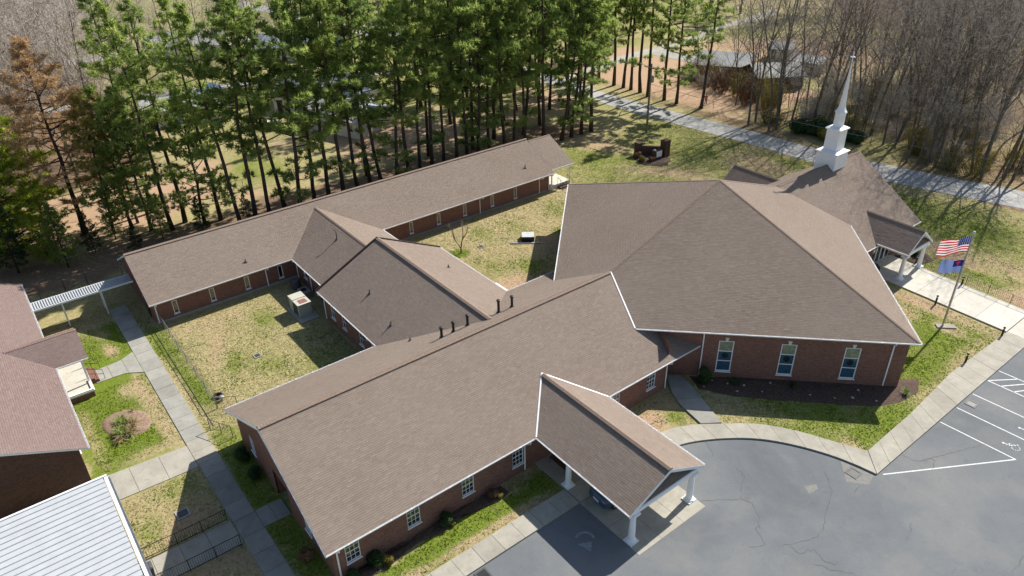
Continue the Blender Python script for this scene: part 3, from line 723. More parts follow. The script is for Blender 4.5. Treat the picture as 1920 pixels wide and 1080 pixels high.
# ================================================================== CHURCH
ch = thing('church_building', 'sprawling red brick church with brown shingled roofs and a white steeple', 'church', (0, 15, 0))
wA, zA, eA = 7.962, 6.727, 2.9; kA = (zA-eA)/wA
yp, D, zp, zap = 42.33, 19.42, 4.462, 11.186; mP = (zap-zp)/D; yv = yp-(zap-zA)/mP
EA, WA = (zA, -kA, 0), (zA, kA, 0)
PS = (zap-mP*yp, -mP, mP); PW = (zap-mP*yp, mP, mP); PE = (zap+mP*yp, -mP, -mP); PN = (zap+mP*yp, mP, -mP)
yN, zN, wN, eN = 65.85, 8.07, 7.94, 2.8; kN = (zN-eN)/wN; yj = yp+(zap-zN)/mP
NE, NW = (zN, -kN, 0), (zN, kN, 0)
xv = (D-yp+yv)/(1+(kA-mP)/mP); yvE = yv-xv*(kA-mP)/mP       # where the valley reaches the square hall's eave
xw = (yp+D-yj)/(1+(kN-mP)/mP); ywE = yj+xw*(kN-mP)/mP
# classroom wing (front)
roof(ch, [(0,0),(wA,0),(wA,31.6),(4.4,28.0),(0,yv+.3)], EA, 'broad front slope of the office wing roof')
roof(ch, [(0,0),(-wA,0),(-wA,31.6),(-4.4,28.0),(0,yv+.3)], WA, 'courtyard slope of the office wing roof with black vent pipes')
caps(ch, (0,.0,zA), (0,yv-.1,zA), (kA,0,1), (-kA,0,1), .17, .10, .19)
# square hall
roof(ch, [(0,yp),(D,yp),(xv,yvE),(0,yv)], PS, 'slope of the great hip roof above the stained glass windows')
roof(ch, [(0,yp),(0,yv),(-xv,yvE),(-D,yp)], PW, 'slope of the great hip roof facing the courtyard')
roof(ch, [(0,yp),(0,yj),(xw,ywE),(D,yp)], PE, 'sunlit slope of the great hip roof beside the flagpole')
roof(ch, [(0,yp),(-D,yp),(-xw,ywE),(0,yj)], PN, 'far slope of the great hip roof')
apex = (0, yp, zap)
nS, nW_, nE_, nN_ = (mP,-mP,1), (-mP,-mP,1), (mP,mP,1), (-mP,mP,1)
caps(ch, (0,yv+.1,zA+mP*.1), apex, nS, nW_, .13, .02, .16, name='hip_cap'); caps(ch, (D-.1,yp,zp+mP*.1), apex, nS, nE_, .13, .02, .16, name='hip_cap')
caps(ch, (-D+.1,yp,zp+mP*.1), apex, nW_, nN_, .13, .02, .16, name='hip_cap'); caps(ch, (0,yj-.1,zN+mP*.1), apex, nE_, nN_, .13, .02, .16, name='hip_cap')
# entrance hall under the steeple
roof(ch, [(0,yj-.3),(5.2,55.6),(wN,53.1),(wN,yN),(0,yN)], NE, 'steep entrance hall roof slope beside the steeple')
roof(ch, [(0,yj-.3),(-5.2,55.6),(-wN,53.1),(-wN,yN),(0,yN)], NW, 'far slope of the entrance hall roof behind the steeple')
caps(ch, (0,yj+.2,zN), (0,yN,zN), (kN,0,1), (-kN,0,1), .17, .03, .19)
# long wing at the back
xC, zC, wC, eC = -31.88, 5.28, 5.475, 2.5; kC = (zC-eC)/wC; yC0, yC1 = -.24, 46.4
CE = (zC+kC*xC, -kC, 0); CW = (zC-kC*xC, kC, 0)
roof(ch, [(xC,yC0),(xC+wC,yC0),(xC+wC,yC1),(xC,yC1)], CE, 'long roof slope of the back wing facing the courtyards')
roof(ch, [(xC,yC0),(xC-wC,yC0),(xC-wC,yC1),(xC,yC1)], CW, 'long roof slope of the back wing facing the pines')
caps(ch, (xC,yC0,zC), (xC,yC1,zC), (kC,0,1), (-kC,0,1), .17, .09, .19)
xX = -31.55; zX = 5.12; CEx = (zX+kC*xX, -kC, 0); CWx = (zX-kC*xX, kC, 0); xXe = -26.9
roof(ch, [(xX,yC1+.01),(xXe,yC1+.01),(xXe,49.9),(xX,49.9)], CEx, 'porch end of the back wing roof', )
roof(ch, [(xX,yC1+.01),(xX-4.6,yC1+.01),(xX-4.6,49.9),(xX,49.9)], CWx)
caps(ch, (xX,yC1+.02,zX), (xX,49.9,zX), (kC,0,1), (-kC,0,1), .15, .03, .19)
# connecting wing, low part then tall part
yB, zB, wB = 17.95, 4.86, 4.95; kB = (zB-eC)/wB; BS = (zB-kB*yB, 0, kB); BN = (zB+kB*yB, 0, -kB); xB0 = xC+(zC-zB)/kC
yB2, zB2, wB2, eB2, xB2 = 18.43, 6.037, 6.446, 2.92, -18.75; kB2 = (zB2-eB2)/wB2; B2S = (zB2-kB2*yB2, 0, kB2); B2N = (zB2+kB2*yB2, 0, -kB2); xB2e = -(zA-zB2)/kA
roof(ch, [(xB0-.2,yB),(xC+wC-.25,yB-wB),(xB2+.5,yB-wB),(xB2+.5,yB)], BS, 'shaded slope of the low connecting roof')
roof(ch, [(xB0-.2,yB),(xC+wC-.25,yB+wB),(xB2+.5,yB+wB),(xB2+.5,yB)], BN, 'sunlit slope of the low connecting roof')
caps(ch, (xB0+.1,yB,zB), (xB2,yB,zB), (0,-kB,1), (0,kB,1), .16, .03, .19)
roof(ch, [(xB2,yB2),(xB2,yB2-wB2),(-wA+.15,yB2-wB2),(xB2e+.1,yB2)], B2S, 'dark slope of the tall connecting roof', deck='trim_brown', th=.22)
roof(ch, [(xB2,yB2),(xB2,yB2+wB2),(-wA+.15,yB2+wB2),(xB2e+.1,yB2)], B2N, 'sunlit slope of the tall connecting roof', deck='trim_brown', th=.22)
caps(ch, (xB2,yB2,zB2), (xB2e,yB2,zB2), (0,-kB2,1), (0,kB2,1), .17, .09, .19)
# carport roof
yc, zc, xcf, wc = 18.416, 4.562, 16.5, 3.305; kc = (zc-eA)/wc; xcb = (zA-zc)/kA
CS = (zc-kc*yc, 0, kc); CN = (zc+kc*yc, 0, -kc)
roof(ch, [(xcf,yc),(xcf,yc-wc),(wA-.05,yc-wc),(xcb-.1,yc)], CS, 'shaded slope of the carport roof'); roof(ch, [(xcf,yc),(xcf,yc+wc),(wA-.05,yc+wc),(xcb-.1,yc)], CN, 'sunlit slope of the carport roof')
caps(ch, (xcb+.2,yc,zc), (xcf,yc,zc), (0,-kc,1), (0,kc,1), .16, .09, .19)
# entrance portico and its twin on the far side
yt, zt, et, wt, xt = 59.9, 4.75, 3.0, 2.35, 10.9; kt = (zt-et)/wt; xtb = (zN-zt)/kN
for s in (1, -1):
    TS = (zt-kt*yt, 0, kt); TNn = (zt+kt*yt, 0, -kt); xe = (zN-et)/kN
    roof(ch, [(s*xt,yt),(s*xt,yt-wt),(s*(xe-.05),yt-wt),(s*(xtb-.1),yt)], TS, 'small gabled portico roof over the entrance' if s > 0 else 'small portico roof on the far side')
    roof(ch, [(s*xt,yt),(s*xt,yt+wt),(s*(xe-.05),yt+wt),(s*(xtb-.1),yt)], TNn)
    caps(ch, (s*(xtb+.1),yt,zt), (s*xt,yt,zt), (0,-kt,1), (0,kt,1), .15, .03, .19)
# pale metal valleys
def valley(p, q):
    p, q = Vector(p), Vector(q); d = (q-p).normalized(); s_ = d.cross(Vector((0,0,1))).normalized()*.05; u_ = Vector((0,0,.045))
    MB().add([p-s_+u_, q-s_+u_, q+s_+u_, p+s_+u_, p-s_, q-s_, q+s_, p+s_], [(0,1,2,3),(4,5,1,0),(7,3,2,6)]).build('valley_flashing', M['white_paint'], ch, uv=False)
valley((0.05,yv,zA), (xv,yvE,zp)); valley((xcb+.05,yc,zc), (wA,yc-wc,eA)); valley((xcb+.05,yc,zc), (wA,yc+wc,eA))
# gutters
for p, q, n in (((wA,0,eA),(wA,yc-wc,eA),(1,0,0)), ((wA,yc+wc,eA),(wA,31.55,eA),(1,0,0)), ((-wA,0,eA),(-wA,yB2-wB2,eA),(-1,0,0)), ((-wA,yB2+wB2,eA),(-wA,31.5,eA),(-1,0,0)),
                ((xv,yvE,zp),(D,yp,zp),(1,-1,0)), ((-xv,yvE,zp),(-D,yp,zp),(-1,-1,0)), ((xw,ywE,zp),(D,yp,zp),(1,1,0)), ((-xw,ywE,zp),(-D,yp,zp),(-1,1,0)),
                ((wN,53.2,eN),(wN,yt-wt,eN),(1,0,0)), ((wN,yt+wt,eN),(wN,yN,eN),(1,0,0)),
                ((xC+wC,yC0,eC),(xC+wC,yB-wB,eC),(1,0,0)), ((xC+wC,yB+wB,eC),(xC+wC,yC1,eC),(1,0,0)), ((xXe,yC1+.05,plane_z(CEx,xXe,0)),(xXe,49.9,plane_z(CEx,xXe,0)),(1,0,0)), ((xC-wC,yC0,eC),(xC-wC,yC1,eC),(-1,0,0)),
                ((xC+wC,yB-wB,eC),(xB2,yB-wB,eC),(0,-1,0)), ((xC+wC,yB+wB,eC),(xB2,yB+wB,eC),(0,1,0)), ((xB2,yB2-wB2,eB2),(-wA,yB2-wB2,eB2),(0,-1,0)), ((xB2,yB2+wB2,eB2),(-wA,yB2+wB2,eB2),(0,1,0)),
                ((wA,yc-wc,eA),(xcf,yc-wc,eA),(0,-1,0)), ((wA,yc+wc,eA),(xcf,yc+wc,eA),(0,1,0)), ((wN+.02,yt-wt,et),(xt,yt-wt,et),(0,-1,0))):
    gutter(ch, p, q, n)
# ---- walls and windows
def wa(y, w_=.92, z0=.8, z1=2.38): return (y-.5-w_/2, y-.5+w_/2, z0, z1)
Aw = [1.72, 5.83, 9.87, 13.92, 22.95, 26.75]
wall(ch, (7.5,.5), (7.5,28.5), -.1, 2.82, [wa(y) for y in Aw]+[(18.05-.5,19.95-.5,-.1,2.15)], label='front brick wall of the office wing')
for i, y in enumerate(Aw): window(ch, (7.5,y), (0,1), (1,0), .92, .8, 2.38, 3, 4, bars=(2,), glassm='glass' if i < 4 else 'glass_blue')
dr = MB().box((7.40,18.06,-.05),(7.44,19.94,2.14)).build('door', M['door_dark'], ch, label='dark double door under the carport', uv=False)
MB().box((7.44,18.98,.9),(7.5,19.02,1.2)).build('handle', M['grey_metal'], dr, uv=False)
wall(ch, (7.5,28.5), (5.5,29.3), -.1, 4.2)
wall(ch, (-7.5,31.4), (-7.5,.5), -.1, 2.82, [])
za = lambda x: zA-kA*abs(x)-.17
gt = [(0,2.4),(15,2.4),(15,za(7.5)),(7.5,za(0)),(0,za(-7.5))]
wall(ch, (-7.5,.5), (7.5,.5), -.1, 2.4, [(2.2,3.1,.8,2.3),(6.4,8.7,-.1,2.2),(11.0,11.9,.8,2.3)], top=gt, depth=.12, label='gable end brick wall beside the walk')
for x in (-4.85, 3.95): window(ch, (x,.5), (1,0), (0,-1), .9, .8, 2.3, 3, 4, bars=(2,))
rc = MB(); rc.poly([(-1.1,.5,-.1),(-1.1,1.6,-.1),(-1.1,1.6,2.2),(-1.1,.5,2.2)]); rc.poly([(1.2,1.6,-.1),(1.2,.5,-.1),(1.2,.5,2.2),(1.2,1.6,2.2)]); rc.poly([(-1.1,1.6,-.1),(1.2,1.6,-.1),(1.2,1.6,2.2),(-1.1,1.6,2.2)]); rc.poly([(-1.1,.5,2.2),(1.2,.5,2.2),(1.2,1.6,2.2),(-1.1,1.6,2.2)])
rc.build('door_recess', M['brick'], ch); d2 = MB().box((-.4,1.52,-.05),(.6,1.58,2.05)).build('door', M['door_dark'], ch, uv=False); MB().box((.46,1.46,.95),(.5,1.52,1.1)).build('handle', M['grey_metal'], d2, uv=False)
# square hall walls, half a metre inside the eaves
e = .71
SW0, SE, NE0, NW0 = (0,yp-D+e), (D-e,yp), (0,yp+D-e), (-D+e,yp)
sq = math.sqrt(2); Ls = (D-e)*sq
def sdist(x): return x*sq
sw = [9.36, 12.66, 15.97]
wall(ch, SW0, SE, -.1, zp-.2, [(sdist(x)-.575, sdist(x)+.575, .53, 3.42) for x in sw], label='brick wall with three stained glass windows')
for x in sw:
    y = x+yp-D+e; c = (x, y); dd = (1, 1); nn = (1, -1)
    w_ = window(ch, c, dd, nn, 1.15, .53, 3.42, 1, 3, frame=.075, mun=.06, pmats=['stained_glass','stained_glass','stained_glass_top'], label='tall stained glass window in three panes')
    kd = Vector((1,1,0)).normalized(); kn = Vector((1,-1,0)).normalized(); cc = Vector((x,y,0))+kn*.03
    MB().add([cc-kd*.09+Vector((0,0,3.44)), cc+kd*.09+Vector((0,0,3.44)), cc+kd*.15+Vector((0,0,3.74)), cc-kd*.15+Vector((0,0,3.74)), cc-kd*.09-kn*.05+Vector((0,0,3.44)), cc+kd*.09-kn*.05+Vector((0,0,3.44)), cc+kd*.15-kn*.05+Vector((0,0,3.74)), cc-kd*.15-kn*.05+Vector((0,0,3.74))], [(0,1,2,3),(0,4,5,1),(1,5,6,2),(2,6,7,3),(3,7,4,0)]).build('keystone', M['siding'], w_, uv=False)
    # round emblem leaded into the middle pane
    wc_ = Vector((x,y,2.0))-kn*.06; vs = [wc_+kd*(.27*math.cos(a)*(1 if k % 2 else .82))+Vector((0,0,.27*math.sin(a)*(1 if k % 2 else .82))) for k, a in enumerate([2*math.pi*j/24 for j in range(24)])]
    MB().add(vs, [tuple(range(24))]).build('emblem', M['glass'], w_, uv=False)
wall(ch, SE, NE0, -.1, zp-.2); wall(ch, NE0, NW0, -.1, zp-.2); wall(ch, NW0, SW0, -.1, zp-.2)
so_ = MB()
for a, b in ((SW0,SE),(SE,NE0),(NE0,NW0),(NW0,SW0)):
    a = Vector((*a, zp-.19)); b = Vector((*b, zp-.19)); c = Vector((0,yp,0)); oa = a+(a-Vector((0,yp,zp-.19))).normalized()*.6; ob = b+(b-Vector((0,yp,zp-.19))).normalized()*.6
    so_.poly([a, oa, ob, b])
so_.build('soffit', M['white_paint'], ch, uv=False)
# entrance hall walls
wall(ch, (7.45,52.5), (7.45,65.4), -.1, 2.7, [(5.6,9.2,-.1,2.3)])
wall(ch, (-7.45,65.4), (-7.45,52.5), -.1, 2.7)
zn_ = lambda x: zN-kN*abs(x)-.17
wall(ch, (7.45,65.4), (-7.45,65.4), -.1, 2.4, top=[(0,2.4),(14.9,2.4),(14.9,zn_(7.45)),(7.45,zn_(0)),(0,zn_(7.45))])
dw = MB(); 
for y0 in (58.12,59.02,59.92,60.82):
    dw.box((7.3,y0,.0),(7.38,y0+.06,2.28)); dw.box((7.3,y0+.8,.0),(7.38,y0+.86,2.28)); dw.box((7.302,y0+.06,.0),(7.378,y0+.8,.12)); dw.box((7.302,y0+.06,2.16),(7.378,y0+.8,2.28))
dwo = dw.build('door', M['white_paint'], ch, label='white framed glass entrance doors', uv=False)
for y0 in (58.12,59.02,59.92,60.82): MB().box((7.33,y0+.06,.12),(7.345,y0+.8,2.16)).build('pane', M['glass'], dwo, uv=False)
# back wing walls
xe_, xw_ = -27.2, -36.6
cw = [1.95,5.3,8.6,11.92,26.75,30.25,33.75,37.6,41.0]
CWIN = lambda ys_, y0: [(y-y0-.23, y-y0+.23, .5, 1.82) for y in ys_]
wall(ch, (xe_,.1), (xe_,13.6), -.1, 2.42, CWIN(cw[:4], .1), label='brick wall with narrow slot windows'); wall(ch, (xe_,22.3), (xe_,46.2), -.1, 2.42, CWIN(cw[4:], 22.3), label='far brick wall with narrow slot windows')
for y in cw: window(ch, (xe_,y), (0,1), (1,0), .46, .5, 1.82, 1, 1, frame=.06)
MB().box((xe_+.0,.1,-.1),(xe_+.03,13.5,.22)).build('plinth', M['concrete_grey'], ch, uv=False)
MB().box((xe_+.0,22.4,-.1),(xe_+.03,46.2,.22)).build('plinth', M['concrete_grey'], ch, uv=False)
wall(ch, (xw_,46.2), (xw_,.1), -.1, 2.42)
zc_ = lambda x: zC-kC*abs(x-xC)-.17
for ya, a, b in ((.1, xw_, xe_), (46.2, xe_, xw_)):
    L_ = abs(b-a); s_ = 1 if b > a else -1
    wall(ch, (a,ya), (b,ya), -.1, 2.2, top=[(0,2.2),(L_,2.2),(L_,zc_(b)),(abs(xC-a),zc_(xC)),(0,zc_(a))])
d3 = MB().box((-29.8,.02,.0),(-28.85,.09,2.05)).build('door', M['door_dark'], ch, label='brown door at the end of the covered walk', uv=False); MB().box((-28.98,-.03,.95),(-28.94,.02,1.1)).build('handle', M['grey_metal'], d3, uv=False)
# porch at the far end of the back wing
MB().box((-31,46.3,-.02),(-27.2,49.6,.5)).build('porch_floor', M['concrete_pale'], ch, uv=False)
for y in (46.6, 49.45): MB().box((xXe-.35,y-.06,.5),(xXe-.23,y+.06,plane_z(CEx,xXe-.3,0)-.15)).build('porch_post', M['white_paint'], ch, uv=False)
st = MB()
for k in range(3): st.box((-27.2+.3*k,47.6,-.02),(-26.9+.3*k,49.2,.5-.165*(k+1)+.0))
st.build('steps', M['brick_dark'], ch, uv=False)
hr = MB()
for y in (47.65, 49.15):
    hr.tube([(-27.25,y,.5),(-27.25,y,1.35),(-26.3,y,.9),(-26.3,y,0)], .025, 6); hr.tube([(-26.8,y,.3),(-26.8,y,1.13)], .02, 6)
hr.build('handrail', M['black_metal'], ch, uv=False)
# connector walls
wall(ch, (-27.2,13.45), (-18.3,13.45), -.1, 2.42, [(2.05,2.75,.9,2.0),(5.9,6.6,.9,2.0)]); wall(ch, (-18.3,22.4), (-27.2,22.4), -.1, 2.42)
for x in (-24.8, -20.95): window(ch, (x,13.45), (1,0), (0,-1), .7, .9, 2.0, 1, 2, bars=(1,), glassm='glass_blue')
bw = [-16.75, -14.6, -11.5]
wall(ch, (-18.3,12.4), (-7.5,12.4), -.1, 2.8, [(x+18.3-.4, x+18.3+.4, .8, 2.1) for x in bw]); wall(ch, (-7.5,24.45), (-18.3,24.45), -.1, 2.8)
for x in bw: window(ch, (x,12.4), (1,0), (0,-1), .8, .8, 2.1, 2, 2, bars=(1,), glassm='glass_blue')
zb_ = lambda y: zB2-kB2*abs(y-yB2)-.23
wall(ch, (-18.3,24.45), (-18.3,12.4), -.1, 2.8, top=[(0,2.8),(12.05,2.8),(12.05,zb_(12.4)),(24.45-yB2,zb_(yB2)),(0,zb_(24.45))], mat='trim_brown')
# downspouts
for e_, w_ in (((wA+.06,.75,eA-.1),(7.57,.75)), ((wA+.06,14.6,eA-.1),(7.57,14.45)), ((wA+.06,28.35,eA-.1),(7.57,28.35)), ((xC+wC+.06,.3,eC-.1),(-27.13,.3)), ((xC+wC+.06,10.5,eC-.1),(-27.13,10.5)), ((xC+wC+.06,35.8,eC-.1),(-27.13,35.8)), ((xC+wC+.06,44.6,eC-.1),(-27.13,44.6)), ((xC+wC+.06,46.1,eC-.1),(-27.13,46.1)),
               ((-26.2,yB-wB-.06,eC-.1),(-26.6,13.38)), ((-23.6,yB-wB-.06,eC-.1),(-23.5,13.38)), ((-18.3,yB2-wB2-.06,eB2-.1),(-18.22,12.33)), ((-9.4,yB2-wB2-.06,eB2-.1),(-9.4,12.33))): downspout(ch, e_, (*w_, 0))
q = .05
for x in (8.1, 17.92): downspout(ch, (x+.3,x+yp-D+e-.42,zp-.1), (x+q,x+yp-D+e-q,0))
# carport: columns, beams, ceiling, pediment
for x, y in ((16.2,15.78),(16.2,21.06),(10.46,15.78),(10.46,21.06)): column(ch, x, y, 2.5, .12 if x < 12 else .02)
cb = MB(); cb.box((7.55,15.62,2.5),(16.4,15.94,2.86)); cb.box((7.55,20.9,2.5),(16.4,21.22,2.86)); cb.box((16.04,15.945,2.502),(16.397,20.895,2.862)); cb.build('beam', M['white_paint'], ch, uv=False)
MB().box((7.55,15.1,2.865),(16.45,21.7,2.885)).build('ceiling', M['white_paint'], ch, uv=False)
zcc = lambda y: zc-kc*abs(y-yc)-.17
MB().add([(15.75,15.4,2.89),(15.75,21.43,2.89),(15.75,21.43,zcc(21.43)),(15.75,yc,zcc(yc)),(15.75,15.4,zcc(15.4))], [(0,1,2,3,4)]).build('pediment', M['stucco'], ch, uv=False)
roof(ch, [(16.40,15.65),(15.77,16.25),(15.77,20.6),(16.40,21.18)], (2.91+.42*16.42, -.42, 0), 'narrow shingled ledge across the carport gable', th=.05, name='pent_roof')
rk = MB()
for s_ in (-1, 1):
    a = Vector((16.44,yc,zc-.02)); b = Vector((16.44,yc+s_*wc,eA-.02)); dn = Vector((0,0,-.24)); o_ = Vector((.07,0,0))
    rk.add([a,b,b+dn,a+dn,a+o_,b+o_,b+dn+o_,a+dn+o_], [(0,1,5,4),(4,5,6,7),(3,2,6,7),(1,2,6,5)])
rk.build('rake_board', M['white_paint'], ch, uv=False)
# portico: columns, beam, pediment
for s in (1, -1):
    for y in (58.05, 61.75): column(ch, s*10.5, y, 2.62, .1, .19)
    pb = MB(); pb.box((min(s*7.5,s*10.75),57.9,2.62),(max(s*7.5,s*10.75),58.2,2.97)); pb.box((min(s*7.5,s*10.75),61.6,2.62),(max(s*7.5,s*10.75),61.9,2.97)); pb.box((min(s*10.4,s*10.747),58.205,2.622),(max(s*10.4,s*10.747),61.595,2.972)); pb.build('beam', M['white_paint'], ch, uv=False)
    MB().box((min(s*7.5,s*10.8),57.7,2.975),(max(s*7.5,s*10.8),62.1,2.99)).build('ceiling', M['white_paint'], ch, uv=False)
    ztt = lambda y: zt-kt*abs(y-yt)-.17
    pd = MB().add([(s*10.25,57.75,3.0),(s*10.25,62.05,3.0),(s*10.25,62.05,ztt(62.05)),(s*10.25,yt,ztt(yt)),(s*10.25,57.75,ztt(57.75))], [(0,1,2,3,4)]).build('pediment', M['white_paint'], ch, uv=False)
    MB().lathe([(.001,0),(.16,.0),(.16,.03),(.001,.03)], (0,0,0), 12)
    roof(ch, [(s*10.75,57.95),(s*10.27,58.3),(s*10.27,61.5),(s*10.75,61.85)], (3.02+.5*10.8, -.5*s, 0), 'narrow shingled ledge across the portico gable', th=.05, name='pent_roof')
    rk = MB()
    for t_ in (-1, 1):
        a = Vector((s*10.86,yt,zt-.02)); b = Vector((s*10.86,yt+t_*wt,et-.02)); dn = Vector((0,0,-.22)); o_ = Vector((s*.06,0,0))
        rk.add([a,b,b+dn,a+dn,a+o_,b+o_,b+dn+o_,a+dn+o_], [(0,1,5,4),(4,5,6,7),(3,2,6,7),(1,2,6,5)])
    rk.build('rake_board', M['white_paint'], ch, uv=False)
# dark rake caps of the tall connecting roof
rk = MB()
for s_ in (-1, 1):
    a = Vector((xB2-.04,yB2,zB2+.11)); b = Vector((xB2-.04,yB2+s_*(wB2+.1),eB2-kB2*.1+.11)); dn = Vector((0,0,-.36)); o_ = Vector((.2,0,0))
    rk.add([a,b,b+dn,a+dn,a+o_,b+o_,b+dn+o_,a+dn+o_], [(0,1,5,4),(4,5,6,7),(3,2,6,7),(1,2,6,5),(0,1,2,3)])
rk.build('rake_board', M['trim_brown'], ch, uv=False)
# gable rake boards of the office wing
rk = MB()
for s_ in (-1, 1):
    a = Vector((0,.0,zA-.02)); b = Vector((s_*wA,.0,eA-.02)); dn = Vector((0,0,-.17)); o_ = Vector((0,-.035,0))
    rk.add([a,b,b+dn,a+dn,a+o_,b+o_,b+dn+o_,a+dn+o_], [(0,1,5,4),(4,5,6,7),(3,2,6,7)])
rk.build('rake_board', M['white_paint'], ch, uv=False)
# steeple
sx, sy = -.3, 60.9
stp = MB(); stp.box((sx-1.08,sy-1.08,6.6),(sx+1.08,sy+1.08,9.12)).v
steeple = stp.build('steeple', M['white_paint'], ch, label='white three tier steeple with a needle spire', uv=False)
def cornice(h, z, t=.18):
    mb = MB(); prof = [(h-.1,z-t),(h-.03,z-t*.6),(h,z-t*.35),(h,z)]
    vs = []
    for r_, zz in prof: vs += [(sx-r_,sy-r_,zz),(sx+r_,sy-r_,zz),(sx+r_,sy+r_,zz),(sx-r_,sy+r_,zz)]
    hi = h*.66; vs += [(sx-hi,sy-hi,z+.16),(sx+hi,sy-hi,z+.16),(sx+hi,sy+hi,z+.16),(sx-hi,sy+hi,z+.16)]
    fs = [(3,2,1,0)]
    for k in range(4): fs += [(4*k+i,4*k+(i+1)%4,4*k+4+(i+1)%4,4*k+4+i) for i in range(4)]
    fs.append((16,17,18,19)); mb.add(vs, fs); return mb.build('cornice', M['white_paint'], steeple, uv=False)
cornice(1.2, 9.3); MB().box((sx-.7,sy-.7,9.35),(sx+.7,sy+.7,11.5)).build('middle_tier', M['white_paint'], steeple, uv=False); cornice(.84, 11.65)
pn = MB()
for dx, dy in ((1,0),(0,-1)):
    for r_, z0, z1 in ((.7,9.62,11.35),):
        if dx: pn.box((sx+r_,sy-.5,z0),(sx+r_+.018,sy-.44,z1)); pn.box((sx+r_,sy+.44,z0),(sx+r_+.018,sy+.5,z1)); pn.box((sx+r_,sy-.44,z1-.06),(sx+r_+.017,sy+.44,z1)); pn.box((sx+r_,sy-.44,z0),(sx+r_+.017,sy+.44,z0+.06))
        else: pn.box((sx-.5,sy-r_-.018,z0),(sx-.44,sy-r_,z1)); pn.box((sx+.44,sy-r_-.018,z0),(sx+.5,sy-r_,z1)); pn.box((sx-.44,sy-r_-.017,z1-.06),(sx+.44,sy-r_,z1)); pn.box((sx-.44,sy-r_-.017,z0),(sx+.44,sy-r_,z0+.06))
pn.build('panel_moulding', M['white_paint'], steeple, uv=False)
MB().lathe([(.5,11.7),(.5,13.2)], (sx,sy,0), 8, math.pi/8).build('upper_tier', M['white_paint'], steeple, uv=False)
MB().lathe([(.52,13.12),(.58,13.16),(.58,13.26),(.42,13.5),(.34,13.75),(.28,14.2),(.03,18.1)], (sx,sy,0), 8, math.pi/8).build('spire', M['white_paint'], steeple, uv=False)
MB().box((sx-.035,sy-.035,18.05),(sx+.035,sy+.035,19.0)).box((sx-.28,sy-.034,18.5),(sx+.28,sy+.034,18.57)).box((sx-.034,sy-.28,18.501),(sx+.034,sy+.28,18.569)).build('cross', M['white_paint'], steeple, uv=False)
# roof vents
for x, y, h in ((-2.16,14.55,.95),(-2.3,15.68,.95),(-2.38,17.0,1.0),(-2.2,19.78,1.2),(-2.17,21.05,1.05)):
    z = plane_z(WA, x, y); MB().lathe([(.2,-.05),(.18,.06),(.1,.08),(.1,h-.14),(.15,h-.14),(.15,h-.03),(.08,h)], (x,y,z), 12).build('vent_pipe', M['black_metal'], ch, uv=False)
for x, y, pl, h in ((-5.06,13.49,WA,.3),(-13.39,14.56,B2S,.38),(-8.56,13.79,B2S,.38),(-12.61,22.02,B2N,.3),(-28.2,43.3,CE,.4),(-24.0,16.84,BS,.55),(-27.6,9.0,CE,.28)):
    z = plane_z(pl, x, y); MB().lathe([(.17,-.06),(.15,.05),(.055,.09),(.05,h),(.02,h+.01)], (x,y,z), 10).build('vent_stack', M['dark_grey'], ch, uv=False)
pz = plane_z(BS,-24,16.84); MB().tube([(-24,16.84,pz+.5),(-24,16.84,pz+.8),(-24.1,16.8,pz+.92),(-24.25,16.75,pz+.85)], .04, 6).build('vent_stack', M['dark_grey'], ch, uv=False)

# ================================================================== OLD BUILDING on the left
ob = thing('brick_house', 'old brick building with a faded reddish roof and a white porch', 'building', (-23, -15, 0))
kD = .464; DE = (3.0-kD*8.4, 0, -kD); zD = lambda y: 3.0+kD*(-8.4-y); yR = -15.6; DW = (zD(yR)-kD*yR*1.0-0, 0, kD)
DW = (zD(yR)-kD*yR, 0, kD)
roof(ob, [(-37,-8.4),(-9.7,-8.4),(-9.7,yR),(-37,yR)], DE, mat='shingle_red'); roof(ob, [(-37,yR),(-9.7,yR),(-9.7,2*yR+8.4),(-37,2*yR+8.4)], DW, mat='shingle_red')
caps(ob, (-37,yR,zD(yR)), (-9.7,yR,zD(yR)), (0,kD,1), (0,-kD,1), mat='cap_red')
gutter(ob, (-37,-8.4,3.0), (-26.0,-8.4,3.0), (0,1,0)); gutter(ob, (-20.6,-8.4,3.0), (-9.7,-8.4,3.0), (0,1,0))
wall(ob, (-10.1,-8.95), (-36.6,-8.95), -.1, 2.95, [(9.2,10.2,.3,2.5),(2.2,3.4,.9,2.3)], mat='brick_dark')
window(ob, (-12.9,-8.95), (1,0), (0,1), 1.2, .9, 2.3, 2, 2, bars=(1,)); MB().box((-20.25,-9.05,.3),(-19.35,-9.0,2.48)).build('door', M['door_dark'], ob, uv=False)
yb = 2*yR+8.95
zg = lambda y: zD(max(y, 2*yR-y))-.17
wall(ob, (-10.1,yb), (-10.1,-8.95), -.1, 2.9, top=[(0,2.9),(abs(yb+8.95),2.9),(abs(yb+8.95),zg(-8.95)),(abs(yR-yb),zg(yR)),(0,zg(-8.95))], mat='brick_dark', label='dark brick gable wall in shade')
wall(ob, (-36.6,-8.95), (-36.6,yb), -.1, 2.9, mat='brick_dark'); wall(ob, (-36.6,yb), (-10.1,yb), -.1, 2.95, mat='brick_dark')
